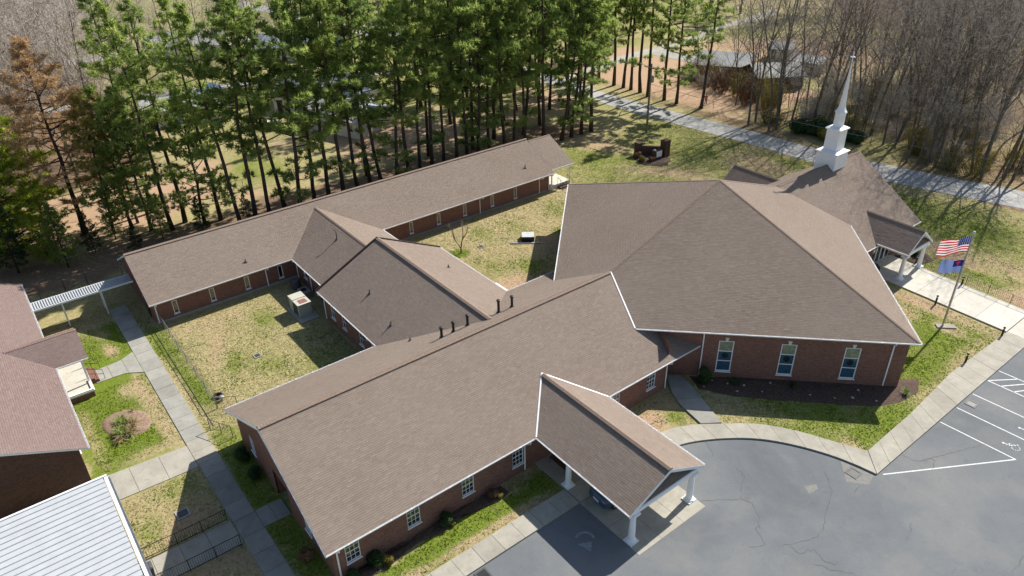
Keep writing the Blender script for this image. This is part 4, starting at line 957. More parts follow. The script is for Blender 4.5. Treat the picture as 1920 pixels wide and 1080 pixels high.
# porch
xr, zr = -23.3, 4.3; kO = (zr-3.0)/2.6; OE = (zr+kO*xr, -kO, 0); OW = (zr-kO*xr, kO, 0); ym = -8.4-(zr-3.0)/kD
roof(ob, [(xr,-6.15),(xr+2.6,-6.15),(xr+2.6,-8.45),(xr,ym-.1)], OE, mat='shingle_red', label='porch roof slope'); roof(ob, [(xr,-6.15),(xr-2.6,-6.15),(xr-2.6,-8.45),(xr,ym-.1)], OW, mat='shingle_red')
caps(ob, (xr,ym+.1,zr), (xr,-6.15,zr), (kO,0,1), (-kO,0,1), mat='cap_red')
gutter(ob, (xr+2.6,-6.15,3.0), (xr+2.6,-8.4,3.0), (1,0,0))
MB().add([(xr-2.3,-6.3,2.95),(xr+2.3,-6.3,2.95),(xr,-6.3,zr-.2)], [(0,1,2)]).build('pediment', M['siding'], ob, uv=False)
MB().box((-25.6,-8.9,.5),(-19.75,-6.5,.62)).build('porch_floor', M['concrete_pale'], ob, uv=False)
MB().box((-25.5,-8.9,-.05),(-19.85,-6.6,.498)).build('porch_base', M['brick'], ob)
for x, y in ((-25.4,-6.65),(-21.0,-6.65),(-19.95,-6.65)):
    if x < -20.5: MB().box((x-.07,y-.07,.62),(x+.07,y+.07,2.95)).build('porch_post', M['white_paint'], ob, uv=False)
rl = MB(); rl.prism([(-21.4,-6.72),(-21.4,-6.58),(-19.79,-6.58),(-19.79,-8.9),(-19.93,-8.9),(-19.93,-6.72)],.62,.74); rl.build('porch_kerb', M['white_paint'], ob, uv=False)
stp_ = MB(); stp_.box((-23.6,-6.5,-.02),(-21.6,-6.2,.42)); stp_.box((-23.6,-6.198,-.02),(-21.6,-5.9,.22)); stp_.build('steps', M['brick'], ob)
hrl = MB()
for x in (-23.5, -21.7):
    hrl.tube([(x,-6.6,.6),(x,-6.6,1.45),(x,-5.5,.95),(x,-5.5,.0)], .022, 6); hrl.tube([(x,-6.05,.2),(x,-6.05,1.2)], .018, 6); hrl.tube([(x,-6.6,1.0),(x,-5.5,.5)], .018, 6)
hrl.build('handrail', M['black_metal'], ob, uv=False)

# ================================================================== white metal canopy
cn = thing('metal_canopy', 'flat white ribbed metal canopy over the lower walk', 'canopy', (-1, -13, 0))
pm_ = MB(); wdp = .48; LY = 9.0
prof = [(-wdp/2+.008,0),(-wdp/2+.008,.045),(-wdp/2+.025,.045),(-wdp/2+.032,.004),(wdp/2-.032,.004),(wdp/2-.025,.045),(wdp/2-.01,.045),(wdp/2-.01,0)]
m_ = len(prof); vs = [(a,0,b) for a, b in prof]+[(a,-LY,b) for a, b in prof]
pm_.add(vs, [(i,i+1,m_+i+1,m_+i) for i in range(m_-1)]+[tuple(range(m_))]); pmesh = pm_.mesh('panel', M['canopy_white'], uv=False)
MB().box((-5.95,-17.3,3.12),(6.19,-8.3,3.165)).build('deck', M['dark_grey'], cn, uv=False)  # dark sheet added below the panels so their gaps read as shade
for k in range(25): place(pmesh, 'panel', cn, (-5.71+wdp*k, -8.3, 3.18+random.uniform(-.002,.002)))
fr = MB(); fr.box((-6.1,-17.4,2.98),(-5.965,-8.05,3.25)); fr.box((6.2,-17.4,2.98),(6.33,-8.05,3.25)); fr.box((-5.96,-8.24,2.98),(6.195,-8.06,3.16)); fr.build('fascia', M['white_paint'], cn, uv=False)
gt_ = MB(); gt_.box((-5.96,-8.05,2.99),(6.2,-7.93,3.02)); gt_.box((-5.96,-7.945,3.02),(6.2,-7.925,3.12)); gt_.build('gutter', M['grey_metal'], cn, uv=False)
for k in range(4): MB().box((-5.7+3.8*k,-8.6,0),(-5.6+3.8*k,-8.5,2.98)).build('post', M['white_paint'], cn, uv=False)
for k in range(4): MB().box((-5.7+3.8*k,-16.6,0),(-5.6+3.8*k,-16.5,2.98)).build('post', M['white_paint'], cn, uv=False)

# ================================================================== corrugated covered walk
cv = thing('walkway_canopy', 'narrow corrugated white canopy joining the old building to the back wing', 'canopy', (-32.7, -4.2, 0))
wd2 = .205; prof = [(-wd2/2+.004,.0),(-wd2/2+.012,.085),(-.03,.085),(-.005,.0),(wd2/2-.02,.0),(wd2/2-.012,.0)]
pp = MB(); vs = [(-.72,a,b+.02) for a, b in prof]+[(.72,a,b-.04) for a, b in prof]; m_ = len(prof); pp.add(vs, [(i,i+1,m_+i+1,m_+i) for i in range(m_-1)]); pmesh2 = pp.mesh('panel', M['canopy_white'], uv=False)
nP = 40
for k in range(nP): place(pmesh2, 'panel', cv, (-32.75, -8.35+wd2*(k+.5), 2.52))
bm_ = MB(); bm_.box((-32.06,-8.4,2.36),(-31.98,-.15,2.52)); bm_.box((-33.52,-8.4,2.40),(-33.44,-.15,2.56)); bm_.build('beam', M['white_paint'], cv, uv=False)
for x, y in ((-32.1,-6.1),(-32.05,-2.9),(-33.4,-6.1),(-33.4,-2.9)): MB().box((x-.045,y-.045,-.02),(x+.045,y+.045,2.38)).build('post', M['white_paint'], cv, uv=False)
# ================================================================== FENCES AND RAILS
def picket_fence(name, label, cat, pts, h, sp, mat, post_every=2.4, thick=.008, pname='picket', rise=None):
    root = thing(name, label, cat, (*pts[0], 0)); rails = MB()
    pk = MB().box((-thick, -thick, .06), (thick, thick, h-.03)).mesh(pname, M[mat], uv=False); po = MB().box((-.02, -.02, 0), (.02, .02, h+.04)).mesh('post', M[mat], uv=False)
    for a, b in zip(pts, pts[1:]):
        a = Vector((*a, 0)); b = Vector((*b, 0)); d = b-a; L = d.length; d /= L; n = Vector((d.y, -d.x, 0))
        for z in (.1, h): rails.obox((a+b)/2, d, n, L/2, .018, z-.015, z+.015)
        m = int(L/sp)
        for k in range(1, m): place(pk, pname, root, a+d*(L*k/m))
        m = max(1, round(L/post_every))
        for k in range(m+1): place(po, 'post', root, a+d*(L*k/m)+n*.001*k)
    rails.build('rail', M[mat], root, uv=False); return root
picket_fence('handrail', 'black picket handrail on the lawn side of the ramp', 'handrail', [(-1.1,-8.0),(-1.0,-6.0),(-.95,-2.95)], .95, .13, 'black_metal', 1.6)
picket_fence('handrail', 'black picket handrail on the near side of the ramp', 'handrail', [(1.35,-9.0),(1.5,-6.0),(1.55,-2.95)], .95, .13, 'black_metal', 1.6)
picket_fence('picket_fence', 'low black picket fence along the wide entrance walk', 'fence', [(10.9,62.15),(21.0,61.5),(26,61.4)], .95, .16, 'black_metal', 2.2, .008)
def chain_fence(name, label, pts, h, mat='galvanised', post_every=2.6, cell=.22):
    root = thing(name, label, 'fence', (*pts[0], 0)); rl = MB(); net = MB()
    po = MB().tube([(0,0,-.05),(0,0,h+.03)], .03, 6).mesh('post', M[mat], uv=False)
    for a, b in zip(pts, pts[1:]):
        a = Vector((*a, 0)); b = Vector((*b, 0)); d = b-a; L = d.length; d /= L
        rl.tube([a+Vector((0,0,h)), b+Vector((0,0,h))], .022, 6)
        m = max(1, round(L/post_every))
        for k in range(m+1): place(po, 'post', root, a+d*(L*k/m))
        k = -h
        while k < L:
            for s in (0, 1):
                s0, s1 = max(k, 0), min(k+h, L)
                if s1 > s0:
                    z0, z1 = s0-k, s1-k
                    if s: z0, z1 = h-z0, h-z1
                    net.tube([a+d*s0+Vector((0,0,z0)), a+d*s1+Vector((0,0,z1))], .0035, 3, cap=False)
            k += cell
    rl.build('rail', M[mat], root, uv=False); net.build('wire_mesh', M[mat], root, kind='stuff', uv=False); return root
chain_fence('chain_link_fence', 'low chain link fence along the courtyard lawn', [(-26.9,.42),(-12.3,.3)], 1.05)
chain_fence('chain_link_fence', 'short rusty chain link gate by the office wing corner', [(-12.2,.35),(-11.4,1.6)], 1.05, 'rail_rust', 1.3)
chain_fence('chain_link_fence', 'leaning chain link panel beside the office wing gable', [(-10.2,-.9),(-8.3,.1)], 1.0, 'rail_rust', 1.0)
chain_fence('chain_link_fence', 'tall rusty chain link fence behind the corrugated canopy', [(-38.6,-9.5),(-38.4,-5.2),(-38.2,-3.2),(-37.2,-.2)], 1.7, 'rail_rust', 2.2)
chain_fence('chain_link_fence', 'long chain link fence behind the row of pines', [(-57.5,-6),(-52.5,12),(-51.5,20),(-49.5,29),(-49.2,36),(-49.0,46)], 1.4, 'rail_rust', 3.0)
gt5 = MB(); gt5.tube([(-38.35,-5.0,.5),(-38.25,-3.4,1.0)], .025, 6); gt5.tube([(-38.3,-3.3,.0),(-38.3,-3.3,2.2)], .045, 6); gt5.tube([(-38.45,-5.2,.0),(-38.45,-5.2,2.1)], .045, 6)
gt5.solo('fence_gate', M['rail_rust'], 'brown gate frame with a slanting brace in the tall fence', 'gate', (-38.4,-4.2,0), uv=False)
thin = MB().tube([(-26.8,-.45,.01),(-22,-.5,.02),(-15,-.55,.015),(-10.4,-.6,.01)], .02, 5); thin.solo('hose', M['dark_grey'], 'thin dark hose lying in the grass beside the courtyard fence', 'hose', (-18,-.5,0), uv=False)

# ================================================================== MACHINES AND YARD THINGS
ac = thing('air_conditioner', 'big tan packaged air conditioner with a rusty top', 'air conditioner', (-20.8, 11.1, 0))
MB().box((-22.2,10.2,-.02),(-19.0,12.0,.1)).build('pad', M['concrete_grey'], ac, uv=False)
MB().box((-21.9,10.45,.1),(-19.75,11.65,1.42)).build('cabinet', M['tan_metal'], ac, uv=False)
tp = MB(); tp.box((-21.96,10.4,1.42),(-20.9,11.7,1.5)); tp.box((-20.86,10.4,1.42),(-19.7,11.7,1.46)); tp.build('top_panel', M['tan_pale'], ac, uv=False)
MB().box((-20.6,10.75,1.462),(-19.95,11.45,1.49)).build('rusty_hatch', M['rust_red'], ac, uv=False)
lv = MB()
for k in range(9): lv.box((-21.0+.12*k,10.43,.2),(-20.95+.12*k,10.452,1.35))
lv.build('louvre', M['dark_grey'], ac, uv=False, kind='stuff')
c1 = thing('condenser_unit', 'round dark condenser in the shaded courtyard corner', 'air conditioner', (-25.2, 12.5, 0))
MB().lathe([(.42,.02),(.45,.08),(.45,.82),(.47,.84),(.47,.92),(.42,.95)], (-25.2,12.5,0), 20).build('casing', M['dark_grey'], c1, uv=False)
g = MB()
for r_ in (.12,.2,.28,.36): g.tube([(-25.2+r_*math.cos(a), 12.5+r_*math.sin(a), .97) for a in [2*math.pi*k/20 for k in range(21)]], .008, 4, cap=False)
g.build('fan_grille', M['galvanised'], c1, kind='stuff', uv=False)
c2 = thing('condenser_unit', 'low square blue grey condenser beside the tan unit', 'air conditioner', (-23.4, 12.5, 0))
MB().box((-24.0,12.1,.0),(-22.75,12.95,.62)).build('casing', M['grey_metal'], c2, uv=False)
MB().lathe([(.001,.63),(.3,.63),(.3,.645),(.26,.65)], (-23.45,12.5,0), 18).build('fan', M['black_metal'], c2, uv=False)
c3 = thing('condenser_unit', 'pale twin fan condenser behind the connecting roof', 'air conditioner', (-11.0, 26.6, 0))
MB().box((-12.3,25.6,0),(-9.8,27.0,1.02)).build('casing', M['white_paint'], c3, uv=False)
for x in (-11.65, -10.45):
    f = MB().lathe([(.5,1.02),(.5,1.07),(.44,1.07),(.44,1.025)], (x,26.3,0), 22).build('fan', M['black_metal'], c3, uv=False)
    b = MB()
    for k in range(4):
        a = k*math.pi/2+.4; b.add([(x,26.3,1.03),(x+.42*math.cos(a),26.3+.42*math.sin(a),1.035),(x+.42*math.cos(a+.6),26.3+.42*math.sin(a+.6),1.05)], [(0,1,2)])
    b.lathe([(.09,1.03),(.09,1.08)], (x,26.3,0), 10); b.build('fan_blade', M['rust_red'], f, uv=False)
bx = thing('storage_box', 'white topped dark box on the courtyard lawn', 'box', (-18.9, 36.1, 0))
bd = Vector((.62,.78,0)).normalized(); bn = Vector((bd.y,-bd.x,0))
MB().obox((-18.85,36.1,0), bd, bn, .68, .62, .0, .5).build('body', M['black_metal'], bx, uv=False)
MB().obox((-18.85,36.1,0), bd, bn, .66, .6, .5, .58).build('lid', M['lid_grey'], bx, uv=False)
MB().obox((-18.3,35.3,0), bd, bn, 1.6, .14, .02, .08).solo('plank', M['grey_metal'], 'long grey plank lying beside the white topped box', 'plank', (-18.3,35.3,0), uv=False)
tr_ = MB(); tr_.tube([(-13.6+.3*math.cos(a), .85+.3*math.sin(a), .1) for a in [2*math.pi*k/20 for k in range(21)]], .1, 8, cap=False)
tr_.solo('tyre', M['rubber'], 'black tyre lying by the end of the courtyard fence', 'tyre', (-13.6,.85,0), smooth=True, uv=False)
lp = MB().lathe([(.1,0),(.12,.25),(.2,.3),(.2,.36),(.05,.42)], (-13.0,.95,0), 12); lp.solo('floodlight', M['grey_metal'], 'small grey ground lamp next to the tyre', 'lamp', (-13.0,.95,0), uv=False)
def grate(x, y, s, label, cat='drain', frame='concrete_grey', z=.01, ang=0):
    g = thing('drain_grate', label, cat, (x, y, 0)); fr = MB(); fr.box((x-s,y-s,z-.05),(x+s,y-s*.72,z+.03)); fr.box((x-s,y+s*.72,z-.05),(x+s,y+s,z+.03)); fr.box((x-s,y-s*.719,z-.05),(x-s*.72,y+s*.719,z+.029)); fr.box((x+s*.72,y-s*.719,z-.05),(x+s,y+s*.719,z+.029))
    fr.build('frame', M[frame], g, uv=False); MB().box((x-s*.715,y-s*.715,z-.05),(x+s*.715,y+s*.715,z+.004)).build('pit', M['black_metal'], g, uv=False)
    br_ = MB().box((-s*.03,-s*.71,0),(s*.03,s*.71,.02)).mesh('bar', M['galvanised'], uv=False) if frame != 'dark_grey' else MB().box((-s*.03,-s*.71,0),(s*.03,s*.71,.02)).mesh('bar', M['dark_grey'], uv=False)
    for k in range(6): place(br_, 'bar', g, (x-s*.6+s*.24*k, y, z+.006))
grate(-3.3,-5.0,.42,'square drain grate in the lawn between the canopy and the ramp'); grate(-16.9,5.3,.3,'drain grate in the fenced courtyard lawn'); grate(-20.7,31.2,.3,'drain grate near the small bare courtyard tree')
grate(21.55,31.4,.42,'storm drain at the point of the curved kerb','drain','dark_grey'); grate(23.2,44.7,.38,'storm drain beside the parking bay kerb','drain','dark_grey'); grate(12.55,7.3,.4,'storm drain beside the straight kerb walk','drain','dark_grey')
sheet('patch', [(20.4,31.75),(21.7,30.3),(22.75,31.2),(22.5,32.25),(21.3,32.0)], .01, 'patch_concrete', parent=parking)
for pts in ([(20.2,27.8),(20.75,27.5),(20.9,28.3),(20.55,28.6)], [(20.9,28.4),(21.6,28.7),(21.1,28.55)]): sheet('patch', pts, .011, 'patch_concrete', parent=parking)
bi = thing('rubbish_bin', 'dark grey bin at the lower end of the ramp by the white canopy', 'bin', (.35,-8.05,.04))
MB().add([(.1,-8.35,.04),(.65,-8.35,.04),(.65,-7.75,.04),(.1,-7.75,.04),(.05,-8.4,.85),(.7,-8.4,.85),(.7,-7.7,.85),(.05,-7.7,.85)], [(3,2,1,0),(0,1,5,4),(1,2,6,5),(2,3,7,6),(3,0,4,7)]).build('body', M['dark_grey'], bi, uv=False)
MB().add([(.03,-8.42,.85),(.72,-8.42,.85),(.72,-7.68,.85),(.03,-7.68,.85),(.1,-8.3,.93),(.65,-8.3,.93),(.65,-7.8,.93),(.1,-7.8,.93)], [(0,1,5,4),(1,2,6,5),(2,3,7,6),(3,0,4,7),(4,5,6,7)]).build('lid', M['dark_grey'], bi, uv=False)
# wandering cracks
def crack(P, w=.021):
    out = []; P = [Vector((*p, .012)) for p in P]; mb = MB(); pts = []
    for a, b in zip(P, P[1:]):
        m = max(2, int((b-a).length/.22))
        for k in range(m): pts.append(a.lerp(b, k/m)+Vector((random.gauss(0,.05), random.gauss(0,.05), 0)))
    pts.append(P[-1]); prev = None
    for i, p in enumerate(pts):
        d = (pts[min(i+1, len(pts)-1)]-pts[max(i-1, 0)]).normalized(); n = Vector((-d.y, d.x, 0))*w*random.uniform(.3, 1.1)
        cur = (p-n, p+n)
        if prev: mb.add([prev[0], cur[0], cur[1], prev[1]], [(0,1,2,3)])
        prev = cur
    mb.build('crack', M['crack'], parking, uv=False)
CRACKS = [[(16.74, 21.14), (16.96, 21.84), (18.34, 23.76), (18.9, 23.93), (19.28, 23.7), (19.93, 23.35), (20.36, 22.77), (20.27, 22.44), (20.78, 22.19), (21.46, 21.87)], [(16.4, 25.84), (17.22, 25.43), (17.55, 24.7), (18.23, 23.82)], [(21.46, 21.87), (21.24, 21.38), (20.91, 20.97)], [(20.26, 30.09), (21.5, 28.84), (22.1, 27.67), (22.54, 26.37), (23.02, 25.42), (23.08, 24.84), (22.74, 23.88), (22.13, 22.6)], [(22.4, 22.93), (23.11, 22.78), (23.48, 23.86), (24.14, 23.56), (24.91, 23.81)], [(24.03, 22.91), (25.05, 23.4), (25.85, 24.1)], [(13.37, 26.1), (14.16, 25.81), (14.75, 25.37)], [(22.43, 30.75), (22.56, 29.79)], [(22.68, 35.49), (23.78, 35.76), (24.14, 36.75), (24.37, 36.76), (24.71, 35.59)], [(23.77, 36.02), (24.24, 37.28), (24.98, 39.02), (25.77, 40.97)], [(31.45, 32.96), (31.5, 31.63), (31.53, 31.08)], [(26.06, 30.29), (26.4, 29.62), (26.57, 28.76)]]
for P in CRACKS: crack(P)
# painted markings
def paint(P, w=.1, mat='line_paint', name='painted_line'):
    for a, b in zip(P, P[1:]):
        a = Vector((*a, 0)); b = Vector((*b, 0)); d = (b-a).normalized(); n = Vector((d.y, -d.x, 0)); mb = MB(); z = .011
        mb.poly([tuple(q+Vector((0,0,z))) for q in (a-n*w/2, a+n*w/2, b+n*w/2, b-n*w/2)]); mb.f = [mb.f[0] if (b-a).cross(n).z < 0 else mb.f[0][::-1]]
        mb.build(name, M[mat], parking, uv=False)
for y in (40.9, 43.42, 45.95, 48.5): paint([(22.72,y),(27.75,y+.15)])
paint([(22.85,32.8),(27.7,41.0)]); paint([(27.75,41.06),(27.75,41.05)]) if False else None
for k in range(4): paint([(22.75+.9*k,48.55),(22.75+.75*k+1.3,50.4)])
paint([(22.72,50.45),(27.75,50.6)])
def isa(cx, cy, s):
    # wheelchair sign laid out flat: u to the right and v up as read from the bay end
    ud = Vector((-.05,1,0)).normalized(); vd = Vector((-1,-.05,0)).normalized(); ob_ = MB()
    Pt = lambda u, v: Vector((cx,cy,.012))+ud*u*s+vd*v*s
    def st(pts, w):
        for a, b in zip(pts, pts[1:]):
            A, B = Pt(*a), Pt(*b); d = (B-A).normalized(); n = Vector((d.y,-d.x,0))*w*s/2; A = A-d*w*s*.3; B = B+d*w*s*.3
            ob_.poly([A-n, B-n, B+n, A+n])
    st([(.36*math.cos(a)-.02, .36*math.sin(a)-.25) for a in [R(x) for x in range(140,371,23)]], .11)
    st([(-.12,.55),(-.08,.1),(.2,.08),(.34,-.3),(.52,-.24)], .12); st([(-.1,.33),(.2,.3)], .1)
    ob_.poly([Pt(-.14+.12*math.cos(a), .74+.12*math.sin(a)) for a in [2*math.pi*k/12 for k in range(12)]])
    ob_.build('wheelchair_symbol', M['line_paint'], parking, uv=False)
isa(27.05,42.25,.75); isa(27.1,44.75,.75)
# worn turning arrow in the carport shade
ar = MB(); z = .0115; arc = [(14.35+.75*math.cos(a)*.7, 13.65+.6*math.sin(a)) for a in [R(x) for x in range(60,231,19)]]
for a, b in zip(arc, arc[1:]):
    A = Vector((*a, z)); B = Vector((*b, z)); d = (B-A).normalized(); n = Vector((d.y,-d.x,0))*.09; ar.poly([A-n,B-n,B+n,A+n])
ar.poly([(14.3,13.05,z),(15.25,13.35,z),(14.75,13.9,z)]); ar.build('painted_arrow', M['worn_paint'], parking, uv=False)

# bollard lights
for i, (x, y, l) in enumerate(((14.75,61.45,'black path light against the picket fence'),(14.8,56.35,'black path light on the lawn side of the entrance walk'),(20.75,55.6,'black path light where the two walks meet'),(20.55,49.5,'black path light beside the long kerb walk'),(9.95,62.3,'black path light next to the portico column'))):
    b = thing('path_light', l, 'path light', (x, y, 0), 'black path lights')
    MB().lathe([(.085,-.02),(.085,.72),(.09,.73)], (x,y,0), 12).build('post', M['black_metal'], b, uv=False); MB().lathe([(.06,.73),(.06,.84)], (x,y,0), 12).build('lens', M['siding'], b, uv=False); MB().lathe([(.1,.84),(.1,.92),(.05,.97)], (x,y,0), 12).build('cap', M['black_metal'], b, uv=False)

# flagpole and flags
fp = thing('flagpole', 'tall silver flagpole standing in the lawn', 'flagpole', (16.9, 53.3, 0))
MB().lathe([(.085,0),(.08,3),(.06,7),(.045,8.95)], (16.9,53.3,0), 14).build('pole', M['pole_metal'], fp, uv=False)
MB().lathe([(.01,8.95),(.09,8.99),(.12,9.08),(.09,9.17),(.01,9.2)], (16.9,53.3,0), 14).build('finial', M['shrub_gold'] if False else M['siding'], fp, smooth=True, uv=False)
MB().obox((17.1,53.5,0), (.7,.7,0), (.7,-.7,0), .8, .3, -.02, .08).build('base_slab', M['concrete'], fp, uv=False)
MB().tube([(17.0,53.32,.6),(17.0,53.32,8.9)], .012, 4).build('halyard', M['white_paint'], fp, uv=False)
def flag(name, label, z1, hh, ll, mat, droop, dirv, phase=0):
    d = Vector((*dirv, 0)).normalized(); n = Vector((d.y,-d.x,0)); o = Vector((16.9,53.3,0))+d*.07; nu, nv = 36, 16; vs = []; uvs = []; fs = []
    for j in range(nv+1):
        for i in range(nu+1):
            u, v = i/nu, j/nv; wv = .13*u*math.sin(7.5*u+1.6*v+phase)+.05*u*math.sin(15*u-2*v); 
            p = o+d*(ll*u*(1-.04*u))+n*wv+Vector((0,0,z1-hh*(1-v)-droop*ll*u**1.3+.04*math.sin(6*u+2*v)))
            vs.append(p); uvs.append((u, v))
    for j in range(nv):
        for i in range(nu): a = j*(nu+1)+i; fs.append((a,a+1,a+nu+2,a+nu+1))
    me = bpy.data.meshes.new(name); me.from_pydata([tuple(p-o) for p in vs], [], fs); me.materials.append(M[mat]); ul = me.uv_layers.new(name='UVMap')
    for l in me.loops: ul.data[l.index].uv = uvs[l.vertex_index]
    me.polygons.foreach_set('use_smooth', np.ones(len(me.polygons), bool))
    ob_ = bpy.data.objects.new(name, me); COL.objects.link(ob_); ob_.location = o; tag(ob_, label, 'flag')
flag('flag', 'red and white striped flag with a starred blue canton, upper of two', 8.75, 1.45, 2.35, 'striped_flag', .22, (-.66,-.75))
flag('flag', 'white flag with a dark blue canton, lower of the two on the pole', 6.55, 1.2, 1.85, 'canton_flag', .02, (-.66,-.75), 1.3)

# bench under the carport
bn_ = thing('bench', 'dark wooden bench with iron ends under the carport', 'bench', (8.7, 16.5, .12)); bz = .12
for k in range(4): MB().box((8.05+.0,16.2+.13*k,bz+.43),(9.65,16.31+.13*k,bz+.46)).build('seat_slat', M['beam_wood'], bn_, uv=False)
for k in range(3): MB().box((8.05,16.76+.02*k,bz+.55+.13*k),(9.65,16.79+.02*k,bz+.66+.13*k)).build('back_slat', M['beam_wood'], bn_, uv=False)
for x in (8.12, 9.58): MB().tube([(x,16.2,bz),(x,16.22,bz+.42),(x,16.75,bz+.44),(x,16.85,bz+.95)], .025, 6).tube([(x+.001,16.78,bz),(x+.001,16.74,bz+.44)], .025, 6).tube([(x,16.2,bz+.43),(x,16.22,bz+.64),(x,16.78,bz+.66)], .02, 6).build('end_frame', M['black_metal'], bn_, uv=False)

# ================================================================== CARS
def make_car(name, label, loc, rz, paint='car_blue', group=None):
    root = thing(name, label, 'car', loc, group); org = ORG[root.name]; ORG[root.name] = Vector((0,0,0))
    # sections along length y (rear -2.3 .. front 2.3): (y, half width, z bottom, z belt, z top of body)
    S = [(-2.32,.62,.42,.62,.72),(-2.26,.78,.30,.66,.93),(-2.05,.88,.24,.70,1.0),(-1.6,.91,.20,.72,1.02),(-.9,.92,.19,.72,.98),(0,.92,.19,.70,.95),(.9,.92,.19,.69,.92),(1.5,.90,.20,.67,.86),(2.0,.84,.24,.62,.74),(2.25,.72,.30,.55,.64),(2.34,.5,.40,.5,.55)]
    ring_n = 12; vs = []; fs = []
    for y, w_, zb, zm, zt_ in S:
        pr = [(-w_*.86,zb),(-w_*.97,zb+.14),(-w_,zm-.1),(-w_*.97,zm+.06),(-w_*.9,zt_-.03),(-w_*.6,zt_),(w_*.6,zt_),(w_*.9,zt_-.03),(w_*.97,zm+.06),(w_,zm-.1),(w_*.97,zb+.14),(w_*.86,zb)]
        vs += [(x,y,z) for x, z in pr]
    for i in range(len(S)-1):
        for k in range(ring_n): fs.append((i*ring_n+k, (i+1)*ring_n+k, (i+1)*ring_n+(k+1)%ring_n, i*ring_n+(k+1)%ring_n))
    fs.append(tuple(range(ring_n))); fs.append(tuple(range(len(S)*ring_n-1,(len(S)-1)*ring_n-1,-1)))
    MB().add(vs, fs).build('body', M[paint], root, smooth=True, uv=False)
    # cabin: glass loft and painted roof
    G = [(-1.75,.70,.99,.99),(-1.15,.76,.95,1.40),(-.3,.78,.93,1.46),(.35,.77,.92,1.40),(1.15,.72,.88,.90)]; vs = []; fs = []
    for y, w_, zb, zt_ in G: vs += [(-w_,y,zb-.04),(-w_*.78,y,zt_-.02),(-w_*.5,y,zt_),(w_*.5,y,zt_),(w_*.78,y,zt_-.02),(w_,y,zb-.04)]
    for i in range(4):
        for k in range(5): fs.append((i*6+k,(i+1)*6+k,(i+1)*6+k+1,i*6+k+1))
    MB().add(vs, fs).build('windows', M['car_glass'], root, smooth=True, uv=False)
    Gr = G[1:4]; vs = []; fs = []
    for y, w_, zb, zt_ in Gr: vs += [(-w_*.8,y,zt_-.03),(-w_*.5,y,zt_+.012),(w_*.5,y,zt_+.012),(w_*.8,y,zt_-.03)]
    for i in range(2):
        for k in range(3): fs.append((i*4+k,(i+1)*4+k,(i+1)*4+k+1,i*4+k+1))
    MB().add(vs, fs).build('roof_panel', M[paint], root, smooth=True, uv=False)
    for s in (-1, 1):
        for y in (-1.42, 1.4):
            wv = MB(); vs = []; n = 18
            for x, r_ in ((s*.93,.2),(s*.935,.31),(s*.90,.325),(s*.76,.325),(s*.75,.2)): vs += [(x,y+r_*math.cos(2*math.pi*k/n),.33+r_*math.sin(2*math.pi*k/n)) for k in range(n)]
            wv.add(vs, [(i*n+k,i*n+(k+1)%n,(i+1)*n+(k+1)%n,(i+1)*n+k) for i in range(4) for k in range(n)]); wo = wv.build('wheel', M['rubber'], root, uv=False)
            MB().add([(s*.937,y+.2*math.cos(2*math.pi*k/n),.33+.2*math.sin(2*math.pi*k/n)) for k in range(n)], [tuple(range(n))]).build('rim', M['rim_metal'], wo, uv=False)
        tl = MB(); tl.add([(s*.36,-2.29,.72),(s*.80,-2.2,.72),(s*.84,-2.12,.88),(s*.42,-2.22,.92),(s*.36,-2.24,.72),(s*.74,-2.1,.72),(s*.78,-2.02,.9),(s*.4,-2.14,.93)], [(0,1,2,3),(1,5,6,2),(3,2,6,7),(0,3,7,4)]); tl.build('tail_light', M['tail_lamp'], root, uv=False)
        MB().box((min(s*.5,s*.75),2.15,.55),(max(s*.5,s*.75),2.27,.64)).build('headlight', M['white_paint'], root, uv=False)
        MB().box((min(s*.9,s*1.06),.62,.9),(max(s*.9,s*1.06),.78,1.03)).build('mirror', M[paint], root, uv=False)
    MB().box((-.26,-2.345,.55),(.26,-2.32,.68)).build('licence_plate', M['white_paint'], root, uv=False)
    MB().box((-.3,-2.30,.82),(.3,-2.255,.86)).build('trim_strip', M['rim_metal'], root, uv=False)
    ORG[root.name] = org; root.rotation_euler = (0, 0, rz); return root
make_car('parked_car', 'dark blue saloon car parked under the carport', (13.0, 18.32, .02), R(-4))
for i, (x, y, a, pt, l) in enumerate(((-66.5,43.2,40,'car_black','dark car parked by the grey roofed house behind the pines'),(-83.5,19.6,80,'car_royal','blue car parked at the long pale trailer'),(-63.2,40.6,60,'car_blue','dark blue car nose out beside the grey roofed house'),(-49.5,105.2,25,'car_black','dark car on the apron of the far house'),(-98,23,70,'car_white','white car beyond the pale trailer'))):
    make_car('parked_car', l, (x, y, .01), R(a), pt, 'cars at the houses behind')

# ================================================================== SIGN, UTILITY POLE, PERSON
sg = thing('brick_sign', 'low brick sign with stepped piers and a white panel on the front lawn', 'sign', (-26.4, 64.2, 0))
MB().box((-26.4,65.0,0),(-25.5,66.0,2.3)).build('pier', M['brick_dark'], sg, label='tall end pier'); MB().box((-29.0,62.8,0),(-28.2,63.5,1.75)).build('pier', M['brick_dark'], sg)
wv_ = Vector((-26.0,65.5,0)); uv_ = Vector((-28.6,63.15,0)); dd_ = (uv_-wv_).normalized(); MB().obox((wv_+uv_)/2, dd_, Vector((dd_.y,-dd_.x,0)), 1.35, .16, 0, 1.35).build('wall', M['brick_dark'], sg)
MB().obox((-25.95,64.0,0), (0,1,0), (1,0,0), .75, .28, 0, 1.25).build('plinth', M['brick_dark'], sg); MB().obox((-25.64,64.05,0), (0,1,0), (1,0,0), .5, .02, .35, 1.15).build('panel', M['white_paint'], sg, uv=False)
MB().lathe([(.14,1.25),(.2,1.32),(.14,1.42),(.02,1.46)], (-25.95,63.45,0), 12).build('lamp', M['siding'], sg, uv=False)

